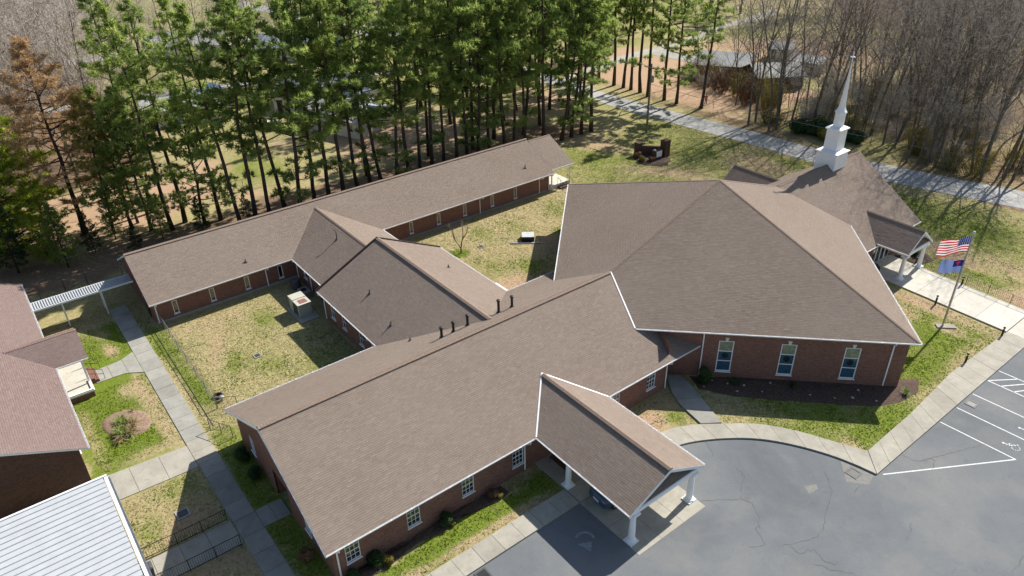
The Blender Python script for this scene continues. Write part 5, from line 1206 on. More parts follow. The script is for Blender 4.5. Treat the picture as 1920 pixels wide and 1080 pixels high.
up_ = thing('utility_pole', 'wooden utility pole with a transformer on the road verge', 'utility pole', (-34.2, 70.8, 0))
MB().tube([(-34.2,70.8,-.1),(-34.2,70.8,9.8)], [.17,.11], 10).build('post', M['utility_wood'], up_, uv=False)
MB().box((-35.4,70.62,9.2),(-33.0,70.72,9.33)).build('crossarm', M['utility_wood'], up_, uv=False)
MB().lathe([(.2,7.3),(.24,7.35),(.24,8.1),(.2,8.18),(.05,8.25)], (-33.85,70.75,0), 14).build('transformer', M['galvanised'], up_, smooth=True, uv=False)
for x in (-35.3,-34.7,-33.7,-33.1): MB().lathe([(.03,9.33),(.06,9.38),(.06,9.44),(.03,9.5)], (x,70.67,0), 8).build('insulator', M['siding'], up_, uv=False)
up2 = thing('utility_pole', 'wooden utility pole farther along the road', 'utility pole', (30, 86.0, 0)); MB().tube([(30,86,-.1),(30,86,9.8)], [.17,.11], 10).build('post', M['utility_wood'], up2, uv=False); MB().box((28.8,85.9,9.2),(31.2,86.0,9.33)).build('crossarm', M['utility_wood'], up2, uv=False)
for i, (p, q, sag, l) in enumerate((((-35.3,70.67,9.45),(28.9,86,9.4),1.0,'topmost thin power line along the road'),((-34.7,70.67,9.45),(29.5,86,9.4),1.2,'second thin power line along the road'),((-33.1,70.67,9.45),(31,86,9.4),1.4,'third thin power line along the road'),((-34.2,70.8,7.0),(30,86,7.0),1.6,'lowest thick cable along the road'),((-35.3,70.67,9.45),(-120,58,9.2),1.6,'power line running off towards the pines'))):
    p, q = Vector(p), Vector(q); pts = [p.lerp(q, k/24)-Vector((0,0,sag*4*(k/24)*(1-k/24))) for k in range(25)]
    MB().tube(pts, .016 if i < 3 else .024, 4).solo('power_line', M['dark_grey'] if i != 3 else M['galvanised'], l, 'cable', p, uv=False)
MB().tube([(-36.9,70.9,0),(-35.6,70.8,2.2)], .03, 6).solo('guy_wire', M['shrub_gold'] if False else M['siding'], 'pale guy wire guard beside the utility pole', 'guy wire', (-36.9,70.9,0), uv=False)

def skin_fig(name, parent, J, E_, mat, org):
    me = bpy.data.meshes.new(name); me.from_pydata([p for p, r_ in J], E_, []); me.materials.append(mat); o = bpy.data.objects.new(name, me); COL.objects.link(o); o.parent = parent
    md = o.modifiers.new('skin', 'SKIN'); sk = me.skin_vertices[0] if me.skin_vertices else None
    if sk is None:
        bm = bmesh.new(); bm.from_mesh(me); bm.verts.layers.skin.verify(); bm.to_mesh(me); bm.free(); sk = me.skin_vertices[0]
    for i, (p, r_) in enumerate(J): sk.data[i].radius = r_ if hasattr(r_, '__len__') else (r_, r_)
    sk.data[0].use_root = True; s_ = o.modifiers.new('sub', 'SUBSURF'); s_.levels = 2; s_.render_levels = 2; return o
pr = thing('person', 'person in a red top and dark trousers walking beyond the road', 'person', (-37.0, 87.4, 0)); pr.rotation_euler = (0, 0, R(30))
J = [((0,0,.95),(.15,.11)),((0,0,1.2),(.14,.1)),((0,0,1.42),(.17,.1)),((0,.01,1.52),(.06,.06)),((0,.02,1.6),(.075,.085)),((0,.02,1.72),(.07,.09)),
     ((.19,0,1.4),.055),((.25,-.05,1.14),.045),((.24,.1,.93),.038),((.24,.16,.86),.03),((-.19,0,1.4),.055),((-.25,.06,1.14),.045),((-.24,.2,.96),.038),((-.24,.26,.89),.03),
     ((.09,0,.88),.09),((.1,.1,.48),.06),((.1,.02,.08),.045),((.1,.16,.03),.04),((-.09,0,.88),.09),((-.1,-.1,.5),.06),((-.1,-.28,.12),.045),((-.1,-.16,.03),.04)]
Eg = [(0,1),(1,2),(2,3),(3,4),(4,5),(2,6),(6,7),(7,8),(8,9),(2,10),(10,11),(11,12),(12,13),(0,14),(14,15),(15,16),(16,17),(0,18),(18,19),(19,20),(20,21)]
skin_fig('body', pr, J, Eg, M['skin'], None)
k_ = lambda i, f=1.18: (J[i][0], tuple(x*f for x in (J[i][1] if hasattr(J[i][1], '__len__') else (J[i][1],)*2)))
skin_fig('shirt', pr, [k_(0),k_(1),k_(2),k_(6),k_(7),((.243,.05,1.0),.047),k_(10),k_(11),((-.243,.14,1.02),.047)], [(0,1),(1,2),(2,3),(3,4),(4,5),(2,6),(6,7),(7,8)], M['red_cloth'], None)
skin_fig('trousers', pr, [((0,0,.97),(.17,.13)),k_(14,1.2),k_(15,1.3),k_(16,1.4),k_(18,1.2),k_(19,1.3),k_(20,1.4)], [(0,1),(1,2),(2,3),(0,4),(4,5),(5,6)], M['dark_cloth'], None)
MB().lathe([(.09,-.06),(.105,.0),(.1,.07),(.04,.12),(.005,.125)], (0,.01,1.74), 12).mesh
hm = MB().lathe([(.095,-.07),(.107,.0),(.1,.06),(.05,.11),(.004,.12)], (0,.005,1.74), 12).mesh('hair', M['black_metal'], uv=False, smooth=True); ho = bpy.data.objects.new('hair', hm); COL.objects.link(ho); ho.parent = pr

# ================================================================== HOUSES BEHIND
def house(label, c, ang, L, W, eh, rh, roofm, wallm, name='house', wins=3, cat='house'):
    root = thing(name, label, cat, (*c, 0)); ORG[root.name] = Vector((0,0,0)); h, w_ = L/2, W/2; o = .35
    wl = MB()
    wl.add([(-h,-w_,0),(h,-w_,0),(h,w_,0),(-h,w_,0),(-h,-w_,eh),(h,-w_,eh),(h,w_,eh),(-h,w_,eh),(-h,0,eh+rh*.95),(h,0,eh+rh*.95)], [(0,1,5,4),(2,3,7,6),(1,2,6,9,5),(3,0,4,8,7)]); wl.build('wall', M[wallm], root)
    k = rh/w_; z0 = eh-k*o
    for s in (-1, 1): MB().slab([(-h-o,0,eh+rh+.05),(h+o,0,eh+rh+.05),(h+o,s*(w_+o),z0+.05),(-h-o,s*(w_+o),z0+.05)], .12).build('roof', M[roofm], root, uv=False)
    for s in (-1, 1):
        for i in range(wins):
            x = -h+L*(i+.6)/wins; wo = MB().box((x-.5,s*w_-.04,.9),(x+.5,s*w_+.04,2.0)).build('window', M['white_paint'], root, uv=False); MB().box((x-.43,s*w_-.055,.97),(x+.43,s*w_+.055,1.93)).build('pane', M['glass'], wo, uv=False)
        if s < 0: MB().box((-h+L*.02+.2,-w_-.05,0),(-h+L*.02+1.1,-w_+.02,2.0)).build('door', M['door_dark'], root, uv=False)
    root.rotation_euler = (0,0,R(ang)); ORG[root.name] = Vector((*c,0)); return root
house('long pale grey trailer behind the left pines', (-86.3,21.4), 78, 12.5, 7.5, 2.6, .7, 'house_roof_white', 'siding', 'trailer', 4, 'trailer')
house('house with a blue grey roof hidden behind the middle pines', (-78.5,41.8), 52, 15, 10, 2.7, 1.6, 'house_roof_blue', 'siding')
house('nearer house with a grey roof behind the pine row', (-65.5,39.0), 22, 11, 8.5, 2.5, 1.2, 'house_roof_grey', 'siding')
house('brick house with a pale grey roof beyond the road', (-46.5,103.8), 35, 9.5, 7, 2.5, 1.5, 'house_roof_grey', 'brick_dark')
house('brick outbuilding with a pale roof next to the far brick house', (-36.8,104.4), 60, 8, 6.5, 2.4, 1.4, 'house_roof_grey', 'brick_dark', 'house', 2)
house('white shed in the far field', (-46.5,121), 30, 4, 3, 2.2, .8, 'house_roof_white', 'siding', 'shed', 1, 'shed')
house('small grey shed at the edge of the wood', (-38,117.5), 10, 5.5, 4.5, 2.0, .7, 'house_roof_grey', 'siding', 'shed', 1, 'shed')
house('house with a white roof at the top behind the pines', (-128,35), 60, 15, 9, 2.8, 1.8, 'house_roof_white', 'siding')
house('bluish house at the far top behind the tall pines', (-112,52), 60, 17, 9, 2.8, 1.8, 'house_roof_blue', 'siding')
house('grey house far beyond the middle of the pine row', (-100,78), 30, 15, 9, 2.8, 1.8, 'house_roof_grey', 'siding')
tb = MB(); tb.add([(-101,30,.0),(-97,31.5,.0),(-96,27.5,.0),(-100.5,26.5,.0),(-100,29.5,1.1),(-98,30,1.2),(-97.5,28.4,.9),(-99.6,27.8,1.0)], [(0,1,5,4),(1,2,6,5),(2,3,7,6),(3,0,4,7),(4,5,6,7)]); tb.solo('tarpaulin', M['tarp_blue'], 'blue tarpaulin over a heap behind the left pines', 'tarpaulin', (-99,29,0), uv=False)
for i, (x, y, a, l) in enumerate(((-68.5,32.3,20,'leaning stack of pale timber behind the pines'),(-69.8,33.2,70,'grey boards piled beside the pale timber'))):
    jm = MB()
    for k in range(7): jm.obox((x+random.uniform(-.8,.8),y+random.uniform(-.8,.8),0), (math.cos(R(a+random.uniform(-40,40))),math.sin(R(a+random.uniform(-40,40))),0), (-math.sin(R(a)),math.cos(R(a)),0), random.uniform(.6,1.4), .12, .05*k, .05*k+.3)
    jm.solo('timber_pile', M['siding' if i == 0 else 'grey_metal'], l, 'timber pile', (x,y,0), uv=False)
MB().lathe([(.9,0),(1.1,.08),(1.1,.25),(.95,.3),(.9,.2),(.01,.18)], (-74.5,30.5,0), 20).solo('paddling_pool', M['white_paint'], 'small round white paddling pool on the grass behind the pines', 'paddling pool', (-74.5,30.5,0), uv=False)
# ================================================================== TREES AND PLANTS
def rot_frame(d):
    d = d/np.linalg.norm(d); a = np.array([0, 0, 1.0]) if abs(d[2]) < .9 else np.array([1.0, 0, 0])
    u = np.cross(d, a); u /= np.linalg.norm(u); return d, u, np.cross(u, d)
def slivers(C, outd, n, ln, wd, rs, up=.35):
    """needle tufts: n thin triangles round each centre"""
    m = len(C); d = rs.standard_normal((m, n, 3)); d /= np.linalg.norm(d, axis=2, keepdims=True)
    d = d+outd[:, None, :]*.55+np.array([0, 0, up]); d /= np.linalg.norm(d, axis=2, keepdims=True)
    L = ln*(.7+.6*rs.random((m, n, 1))); s = rs.standard_normal((m, n, 3)); s -= (s*d).sum(2, keepdims=True)*d; s /= np.linalg.norm(s, axis=2, keepdims=True)
    c = C[:, None, :]+d*L*.08+rs.standard_normal((m, n, 3))*ln*.16; w_ = wd*(.7+.6*rs.random((m, n, 1)))
    V = np.stack([c-s*w_, c+s*w_, c+d*L], 2).reshape(-1, 3); T = np.arange(m*n*3).reshape(-1, 3); return V, T
def make_pine(name, H, base, Lmax, nbr, seed, needle='pine_needles', n=26, ln=.34, wd=.035, low=4, r0=.24):
    rs = np.random.default_rng(seed); tk = MB(); sway = rs.standard_normal(2)*.25; path = []; nseg = 9
    for k in range(nseg+1):
        t_ = k/nseg; path.append((sway[0]*math.sin(2.4*t_)+.06*rs.standard_normal(), sway[1]*math.sin(2.0*t_)+.06*rs.standard_normal(), H*t_*.98-.1 if k else -.15))
    rad = [r0*1.35]+[r0*(1-.86*(k/nseg)**1.1) for k in range(1, nseg+1)]; tk.tube(path, rad, 8)
    P = np.array(path); at_ = lambda z: np.array([np.interp(z, P[:, 2], P[:, 0]), np.interp(z, P[:, 2], P[:, 1]), z])
    C = []; O = []; az = rs.random()*6.28
    jobs = [((base+(1-base)*((i+rs.random())/nbr)**.92), 1.0) for i in range(nbr)]+[(base*(.35+.6*rs.random()), .55) for _ in range(low)]
    for t_, kf in jobs:
        t_ = min(t_, .985); s = max(0, (t_-base)/(1-base)); az += 2.4+.5*rs.standard_normal()
        L = Lmax*kf*((.5+.5*math.sin(math.pi*min(1, .25+s*.9)))*(1-s**2.4)+.14)*(.7+.55*rs.random())
        el = R(-8+62*s+14*rs.standard_normal()) if kf == 1 else R(5+15*rs.standard_normal())
        d = np.array([math.cos(az)*math.cos(el), math.sin(az)*math.cos(el), math.sin(el)]); a = at_(t_*H)
        sag = np.array([0, 0, .10*L]); pts = [a, a+d*L*.4-sag*.2, a+d*L*.75, a+d*L+sag]
        r1 = max(.02, .016+.014*L); tk.tube([tuple(p) for p in pts], [r1, r1*.75, r1*.5, r1*.25], 4, cap=False)
        nl = int(3+L*1.5); dd, u, v = rot_frame(d)
        for q in range(nl):
            f = .32+.68*(q+rs.random()*.8)/nl; f = min(f, 1); c0 = a+d*L*f+sag*(f**2)*.9
            sd = (u*(1 if q % 2 else -1)+v*rs.standard_normal()*.35+dd*.7); sd /= np.linalg.norm(sd); ll = L*(.18+.22*rs.random())*(1.15-f*.5)
            e_ = c0+sd*ll+np.array([0, 0, .12*ll]); tk.tube([tuple(c0), tuple(e_)], [.012, .006], 3, cap=False)
            for g_ in range(2 if ll > .55 else 1):
                C.append(c0+(e_-c0)*(1-.4*g_)); O.append(sd)
        C.append(pts[3]); O.append(dd)
    for k in range(5): C.append(at_(H*.98)+np.array([0, 0, -.25*k])+rs.standard_normal(3)*.12); O.append(np.array([0, 0, 1.0]))
    C = np.array(C); O = np.array(O); V, T = slivers(C, O, n, ln, wd, rs)
    tint = np.repeat(np.clip(.5+.26*rs.standard_normal(len(C)), 0, 1), n)+.12*rs.standard_normal(len(C)*n)
    return (tk.mesh('trunk', M['bark'], uv=False, smooth=True), fast_mesh('crown', V, T, M[needle], np.clip(tint, 0, 1)))
def make_bare(H, seed, mat='bark_grey', twig='twig', n1=9, r0=.2, fork=False, fine=1.0):
    rs = np.random.default_rng(seed); tk = MB(); TV = []; TT = []; ti = []
    def cone(a, b, ra, rb):
        d, u, v = rot_frame(b-a); base = len(TV)
        for p, r_ in ((a, ra), (b, rb)):
            for k in range(3): TV.append(p+(u*math.cos(2.094*k)+v*math.sin(2.094*k))*r_)
        for k in range(3):
            j = (k+1) % 3; TT.append((base+k, base+j, base+3+j)); TT.append((base+k, base+3+j, base+3+k)); 
        c = rs.random(); ti.extend([c]*6)
    def br(a, d, L, r_, dep):
        nseg = {0: 7, 1: 4, 2: 3, 3: 2, 4: 1}[dep]; pts = [a]; p = a.copy(); dd = d.copy()
        for k in range(nseg):
            dd = dd+rs.standard_normal(3)*(.05 if dep == 0 else .16)+np.array([0, 0, .05 if dep else 0]); dd /= np.linalg.norm(dd); p = p+dd*L/nseg; pts.append(p.copy())
        rad = [r_*(1-.75*k/nseg) for k in range(nseg+1)]
        if dep <= 2: tk.tube([tuple(q) for q in pts], rad, (7, 5, 4)[dep], cap=False)
        else:
            for k in range(nseg): cone(pts[k], pts[k+1], rad[k], rad[k+1])
        if dep == 4: return
        nc = {0: n1, 1: 6, 2: int(5*fine), 3: int(4*fine)}[dep]; az = rs.random()*6.28
        for i in range(nc):
            f = {0: .30+.68*(i+rs.random())/nc, 1: .25+.75*(i+rs.random())/nc, 2: .2+.8*(i+rs.random())/nc, 3: .1+.9*rs.random()}[dep]; f = min(f, .99)
            x = f*nseg; k = int(x); q = pts[k]+(pts[k+1]-pts[k])*(x-k); az += 2.4+.4*rs.standard_normal(); spread = R({0: 38, 1: 42, 2: 45, 3: 50}[dep]+9*rs.standard_normal())
            e_, u, v = rot_frame(dd if dep else d); nd = e_*math.cos(spread)+(u*math.cos(az)+v*math.sin(az))*math.sin(spread)
            ll = L*{0: .46*(1.15-.55*f), 1: .5, 2: .55, 3: .6}[dep]*(.75+.5*rs.random())
            rr = max({0: .03, 1: .022, 2: .016, 3: .013}[dep], r_*(1-.75*f)*{0: .5, 1: .5, 2: .5, 3: .6}[dep]); br(q, nd, ll, rr, dep+1)
    br(np.array([0, 0, -.15]), np.array([.03*rs.standard_normal(), .03*rs.standard_normal(), 1.0]), H*.92, r0, 0)
    return (tk.mesh('trunk', M[mat], uv=False, smooth=True), fast_mesh('crown', np.array(TV), np.array(TT), M[twig], ti))
TC = [0]
def plant(name, meshes, label, cat, x, y, s=1.0, group=None, parts=('trunk', 'crown'), mats=None, tilt=.0, z=0.0, sz=None):
    root = thing(name, label, cat, (x, y, z), group); root.rotation_euler = (random.gauss(0, tilt), random.gauss(0, tilt), random.random()*6.28); root.scale = (s, s, sz or s)
    for i, (m, nm) in enumerate(zip(meshes, parts)):
        o = bpy.data.objects.new(nm, m); COL.objects.link(o); o.parent = root
        if mats and mats[i]: o.material_slots[0].link = 'OBJECT'; o.material_slots[0].material = M[mats[i]]
    return root
PK = dict(n=27, ln=.46, wd=.05)
PINES = [make_pine('p', 24.5, .40, 3.3, 34, 11, **PK), make_pine('p', 26, .46, 3.0, 30, 12, **PK), make_pine('p', 23.5, .36, 3.5, 35, 13, **PK), make_pine('p', 26.5, .42, 3.1, 32, 14, **PK), make_pine('p', 24.5, .5, 3.4, 29, 15, low=7, **PK), make_pine('p', 22.5, .34, 4.2, 30, 16, low=8, **PK), make_pine('p', 27.5, .55, 3.6, 27, 17, low=3, **PK)]
DENSE = [make_pine('d', 16, .08, 4.4, 95, 21, 'pine_bright', 26, .42, .05, 0, .22), make_pine('d', 17, .14, 3.4, 84, 22, 'pine_needles', 24, .34, .04, 0, .2)]
ROUND = [make_pine('r', 21, .36, 3.9, 62, 31, 'pine_rust', 26, .4, .035, 6, .22)]
BARES = [make_bare(23, s, n1=12+s % 3, r0=.16+.02*(s % 3)) for s in (1, 2, 3, 4, 5)]
BLITE = [make_bare(23, s, n1=10+s % 3, r0=.16+.02*(s % 3), fine=.62) for s in (61, 62, 63, 64)]
# row of pines right behind the long wing (X about -41)
def shift(y, x): return y-(x+44.5)*(y+8.25)/80.75
row = [14.0,15.8,17.5,19.5,21.4,23.3,25.2,27.2,29.1,31.0,32.8,34.8,36.5,38.4,40.3,42.3,44.3,46.0,48.0,49.8,52.7,54.3,56.4,59.8]
F1 = []
for y in row:
    x = -41.0+random.uniform(-.7, .7); F1.append((x, shift(y, x)))
F1 += [(-39.6,59.0),(-39.8,61.2),(-39.8,63.0),(-39.7,64.9)]
F1.sort(key=lambda p: p[1])
for i, (x, y) in enumerate(F1):
    plant('pine_tree', PINES[i*3 % 7], 'tall pine, %s from the left in the front row behind the long wing' % ordinal(i+1), 'pine tree', x, y, random.uniform(.93, 1.06), 'row of pines behind the long wing', tilt=.028)
F2 = [(-46.2,31.5),(-46.8,41.2),(-45.0,47.5),(-46.4,52.2),(-45.2,56.6),(-46.8,61.0),(-45.4,65.4),(-47.5,69.5)]
for i, (x, y) in enumerate(F2):
    plant('pine_tree', PINES[(i*2+1) % 7], 'pine of the second row, %s from the left, behind the front row' % ordinal(i+1), 'pine tree', x, y, random.uniform(.92, 1.05), 'second row of pines', tilt=.03)
F3 = [(-52,58),(-55,63),(-51.5,67),(-57,69.5),(-60,57),(-63,65),(-67,70),(-70,60),(-53,72.5),(-62,73),(-73,67),(-66,52),(-75,55),(-80,63),(-56,51),(-85,54),(-92,66),(-88,70),(-79,72),(-97,58),(-104,66),(-92,44)]
for i, (x, y) in enumerate(F3):
    plant('pine_tree', PINES[(i*2) % 7], 'distant pine filling the grove behind the two pine rows', 'pine tree', x, y, random.uniform(.9, 1.1), 'pines deep in the grove', tilt=.03)
F4 = [(-61.6,85.9),(-57.9,83.8),(-54.4,84.2),(-52.4,84.4),(-50.7,84.6),(-48.7,84.4),(-46.1,83.9),(-42.9,84.3),(-40.4,84.3),(-36.3,85.4)]
for i, (x, y) in enumerate(F4):
    plant('pine_tree', PINES[(i*3+2) % 7], 'roadside pine across the lane, %s from the left' % ordinal(i+1), 'pine tree', x, y, random.uniform(1.0, 1.1), 'pines across the lane', tilt=.028)
F5 = [(-68,90),(-74,84),(-80,92),(-90,86),(-72,100),(-86,104),(-100,92),(-110,100),(-95,112),(-82,118),(-108,118),(-78,150),(-85,160),(-70,165)]
for i, (x, y) in enumerate(F5):
    plant('pine_tree', PINES[(i+3) % 7], 'dark pine in the background beyond the lane', 'pine tree', x, y, random.uniform(.9, 1.1), 'background pines beyond the lane', tilt=.03)
F6 = [(-46.3,7.0),(-47.1,8.8),(-45.4,10.3),(-45.2,12.2),(-49.5,3.6),(-47.6,5.2),(-52.5,6.5)]
for i, (x, y) in enumerate(F6):
    plant('pine_tree', (PINES[:5]+DENSE[1:])[(i*2+1) % 6] if i not in (4, 5) else DENSE[1], 'dark conifer at the left end of the grove, %s from the building' % ordinal(i+1), 'pine tree', x, y, random.uniform(.9, 1.02), 'conifers at the left end of the grove', tilt=.02)
plant('conifer', ROUND[0], 'dying conifer with rust orange needles', 'conifer', -51.6, -.9, 1.0, tilt=.01, sz=.95).scale = (1.25, 1.25, .98)
plant('conifer', PINES[2], 'thin olive yellow conifer beside the rust orange one', 'conifer', -49.6, 1.6, .66, mats=(None, 'pine_olive'), tilt=.02)
plant('conifer', PINES[0], 'half bare olive conifer in front of the rust orange one', 'conifer', -50.6, 4.4, .55, mats=(None, 'pine_olive'), tilt=.03)
plant('conifer', DENSE[0], 'bright yellow green conifer at the left edge', 'conifer', -56.5, -8.0, 1.2); plant('conifer', DENSE[0], 'lower yellow green conifer behind the old building', 'conifer', -50.5, -7.4, .8, sz=.75).scale = (1.05, 1.05, .78)
plant('conifer', DENSE[1], 'dark low conifer nearest the old building roof', 'conifer', -46.3, -8.2, .5, mats=(None, 'shrub_green')); plant('conifer', DENSE[1], 'dark green conifer next to the tall rusty fence', 'conifer', -44.2, -4.0, .42, mats=(None, 'pine_needles'))
# bare wood on the right
B1 = [(-26.5,84.3),(-26.6,86.2),(-23.0,84.4),(-22.6,85.6),(-23.5,90.8),(-4.2,87.5),(-2.9,87.9),(-2.0,88.6),(-1.0,88.4),(.5,89.0),(2.9,90.0),(3.4,91.2),(6.1,91.2),(7.0,91.6),(8.2,92.6)]
for i, (x, y) in enumerate(B1):
    plant('bare_tree', BLITE[i*3 % 4], 'ivy footed bare tree on the far verge of the lane, %s from the left' % ordinal(i+1), 'bare tree', x, y, random.uniform(.85, 1.1), 'bare trees along the lane', tilt=.04)
B2 = []
yy = 90.0
while yy < 235:
    stp2 = 4.4+.045*(yy-90); xl = -27-.1*max(0, yy-110) if yy < 150 else -70; xx = xl+random.random()*stp2
    while xx < 34:
        px, py = xx+random.uniform(-1.6, 1.6), yy+random.uniform(-1.8, 1.8)
        dv = Vector((px, py, 10))-Vector((36.251, -8.25, 36.565)); zz = dv.dot(_f); sx_ = dv.dot(_r2)/zz*1386.77
        if abs(sx_) < 1010 and not (-52 < px < -31 and 98 < py < 150): B2.append((px, py))
        xx += stp2*random.uniform(.8, 1.2)
    yy += stp2*.95
B2.sort(key=lambda p: p[1]); B2 = B2[:235]
for i, (x, y) in enumerate(B2):
    red = (-14 < x < 6 and y > 130 and random.random() < .3) or random.random() < .03
    plant('bare_tree', BARES[random.randrange(5)] if y > 124 else BLITE[random.randrange(4)], 'reddish budding bare tree deep in the wood' if red else 'grey leafless tree deep in the dense wood', 'bare tree', x, y, random.uniform(.8, 1.15), 'reddish trees of the wood' if red else 'leafless trees of the wood', mats=(None, 'twig_red') if red else None, tilt=.05)
B3 = [(-62,-3),(-65,1.5),(-67,-7),(-60,3.5),(-70,-1),(-73,5),(-76,-8),(-79,-2),(-71,-12),(-83,3),(-86,-10),(-90,-4),(-93,6),(-97,-9),(-101,0),(-105,8),(-82,-16),(-94,-18),(-108,-8),(-113,2),(-118,12),(-121,-6),(-127,4),(-133,-4),(-137,12),(-110,20),(-122,24),(-143,4),(-150,14),(-158,2),(-165,20),(-147,28),(-64,-11),(-69,4),(-75,-4),(-78,-13),(-84,-6),(-88,1),(-92,-13),(-96,3),(-100,-14),(-104,-3),(-107,12),(-112,-12),(-116,6),(-124,16),(-130,-10),(-140,22),(-128,34),(-152,36),(-160,-6),(-170,10),(-176,30),(-66,-16),(-72,-18),(-60.5,-14)]
for i, (x, y) in enumerate(B3):
    plant('bare_tree', BARES[(i*3+1) % 5], 'leafless tree in the thicket at the top left', 'bare tree', x, y, random.uniform(.8, 1.1), 'leafless trees at the top left', tilt=.04)
for i, (x, y) in enumerate(((-47.5,97.2),(-43.8,96.4),(-40.2,97.0),(-37.6,95.4),(-35.0,96.2),(-32.4,94.0),(-33.5,90.5),(-30.2,91.2))):
    plant('bare_tree', BLITE[i % 4], 'slim bare tree in front of the far brick house, %s from the left' % ordinal(i+1), 'bare tree', x, y, random.uniform(.55, .75), 'slim bare trees before the far house', tilt=.05)
# saplings between the trunks
SAP = [make_bare(9, 40+s, n1=9, r0=.06, fine=.9) for s in range(3)]
k = 0
while k < 70:
    x = random.uniform(-28, 30); y = random.uniform(86.5, 135) if k < 80 else random.uniform(100, 170)
    if y < 88.2+.25*max(0, x): continue
    dv = Vector((x, y, 3))-Vector((36.251, -8.25, 36.565)); zz = dv.dot(_f)
    if abs(dv.dot(_r2)/zz*1386.77) > 990: continue
    plant('sapling', SAP[k % 3], 'thin leafless sapling in the undergrowth of the wood', 'sapling', x, y, random.uniform(.5, 1.15), 'saplings in the wood', mats=(None, 'pine_olive') if k % 6 == 0 else None, tilt=.1); k += 1
# twiggy brush
def make_brush(seed, H=2.6, n=46, mat='twig'):
    rs = np.random.default_rng(seed); st = MB(); C = []; TV = []; TT = []; ti = []
    def tw(a, b, ra, rb, tt):
        d, u, v = rot_frame(b-a); base = len(TV)
        for p_, r_ in ((a, ra), (b, rb)):
            for k in range(3): TV.append(p_+(u*math.cos(2.094*k)+v*math.sin(2.094*k))*r_)
        for k in range(3):
            j = (k+1) % 3; TT.append((base+k, base+j, base+3+j)); TT.append((base+k, base+3+j, base+3+k)); ti.extend([tt]*2)
    for i in range(n):
        a = rs.random()*6.28; r_ = .9*rs.random()**.5; p0 = np.array([r_*math.cos(a), r_*math.sin(a), -.05]); d = np.array([math.cos(a)*.45*rs.random()+.2*rs.standard_normal(), math.sin(a)*.45*rs.random()+.2*rs.standard_normal(), 1.0]); L = H*(.4+.6*rs.random()); p1 = p0+d*L*.5+rs.standard_normal(3)*.06; p2 = p0+d*L+rs.standard_normal(3)*.2; tt = rs.random()
        if i < 7: st.tube([tuple(p0), tuple(p1), tuple(p2)], [.03, .022, .01], 4, cap=False)
        else: tw(p0, p1, .02, .016, tt); tw(p1, p2, .016, .01, tt)
        for k in range(14):
            f = .2+.8*rs.random(); q = p0+(p1-p0)*min(1, 2*f) if f < .5 else p1+(p2-p1)*(2*f-1); e = q+(rs.standard_normal(3)*.3+np.array([0, 0, .18]))*(.5+rs.random()); tw(q, e, .013, .009, min(1, max(0, tt+.2*rs.standard_normal())))
    return (st.mesh('stem', M['bark_grey'], uv=False), fast_mesh('twigs', np.array(TV), np.array(TT), M[mat], ti))
BRU = [make_brush(s, 2.4+.5*s) for s in range(3)]
kb_ = 0
while kb_ < 60:
    x = random.uniform(-30, 24); y = random.uniform(86.2, 112)
    if y < 87+.28*max(0, x+2): continue
    plant('brush', BRU[kb_ % 3], 'tangle of bare brush on the floor of the wood', 'brush', x, y, random.uniform(.7, 1.5), 'brush on the floor of the wood', ('stem', 'twigs'), mats=(None, ('pine_olive', 'twig', 'twig', 'shrub_gold')[kb_ % 4])); kb_ += 1
for i, (x, y) in enumerate(((-49,98.5),(-47,98),(-45,97.6),(-43,98.3),(-41,97.5),(-39,98.4),(-37,97.6),(-35,97),(-33,97.8),(-31,96.5),(-34,95),(-30,93.5),(-44,95.5),(-40,94.8),(-36.5,94.5),(-48,96),(-33,92.5))):
    plant('brush', BRU[i % 3], 'bare hedge brush before the far brick house, %s from the left' % ordinal(i+1), 'brush', x, y, random.uniform(1.1, 1.5), 'bare hedge before the far house', ('stem', 'twigs'), mats=(None, ('twig', 'shrub_red', 'pine_olive')[i % 3]))
# bare trees scattered between the houses behind the grove
B4 = [(-64,9),(-68,14),(-71,22),(-75,18),(-79,11),(-68,50),(-72,46),(-88,40),(-94,36),(-99,46),(-96,52),(-104,40),(-108,32),(-115,40),(-118,52),(-86,62),(-112,70),(-124,62),(-132,50),(-138,66),(-101,34)]
for i, (x, y) in enumerate(B4):
    plant('bare_tree', (BLITE+BARES)[(i*2) % 9], 'leafless tree between the houses behind the pine grove', 'bare tree', x, y, random.uniform(.6, .95), 'leafless trees among the houses', tilt=.05)
# small courtyard tree
rs = np.random.default_rng(7); tk = MB(); tv = MB()
for P_ in ([(0,0,-.1),(.02,.02,.5),(-.25,.3,.95),(-.35,.6,1.6),(-.5,.7,2.3),(-.75,.95,2.9)], [(.02,.02,.5),(.1,-.2,.9),(-.1,-.55,1.6),(-.15,-.7,2.4),(-.35,-.95,3.3)], [(-.3,.45,1.3),(-.2,.95,1.9),(-.35,1.3,2.5)], [(-.1,-.5,1.5),(.2,-.9,2.1),(.3,-1.1,2.8)]):
    n_ = len(P_); tk.tube(P_, [.075*(1-.8*k/n_) if P_[0][2] < .3 else .05*(1-.8*k/n_) for k in range(n_)], 6, cap=False)
    for k in range(22):
        i_ = rs.integers(max(1, n_-3), n_); q = Vector(P_[i_-1]).lerp(Vector(P_[i_]), rs.random()); e_ = q+Vector((rs.normal(0, .22), rs.normal(0, .22), .3+.35*rs.random())); tv.tube([q, e_], [.011, .005], 3, cap=False)
SM = (tk.mesh('trunk', M['bark'], uv=False, smooth=True), tv.mesh('crown', M['twig'], uv=False, tint=True))
plant('bare_tree', SM, 'small bare tree alone on the courtyard lawn', 'bare tree', -20.9, 28.8, 1.0).rotation_euler = (0, 0, 0)

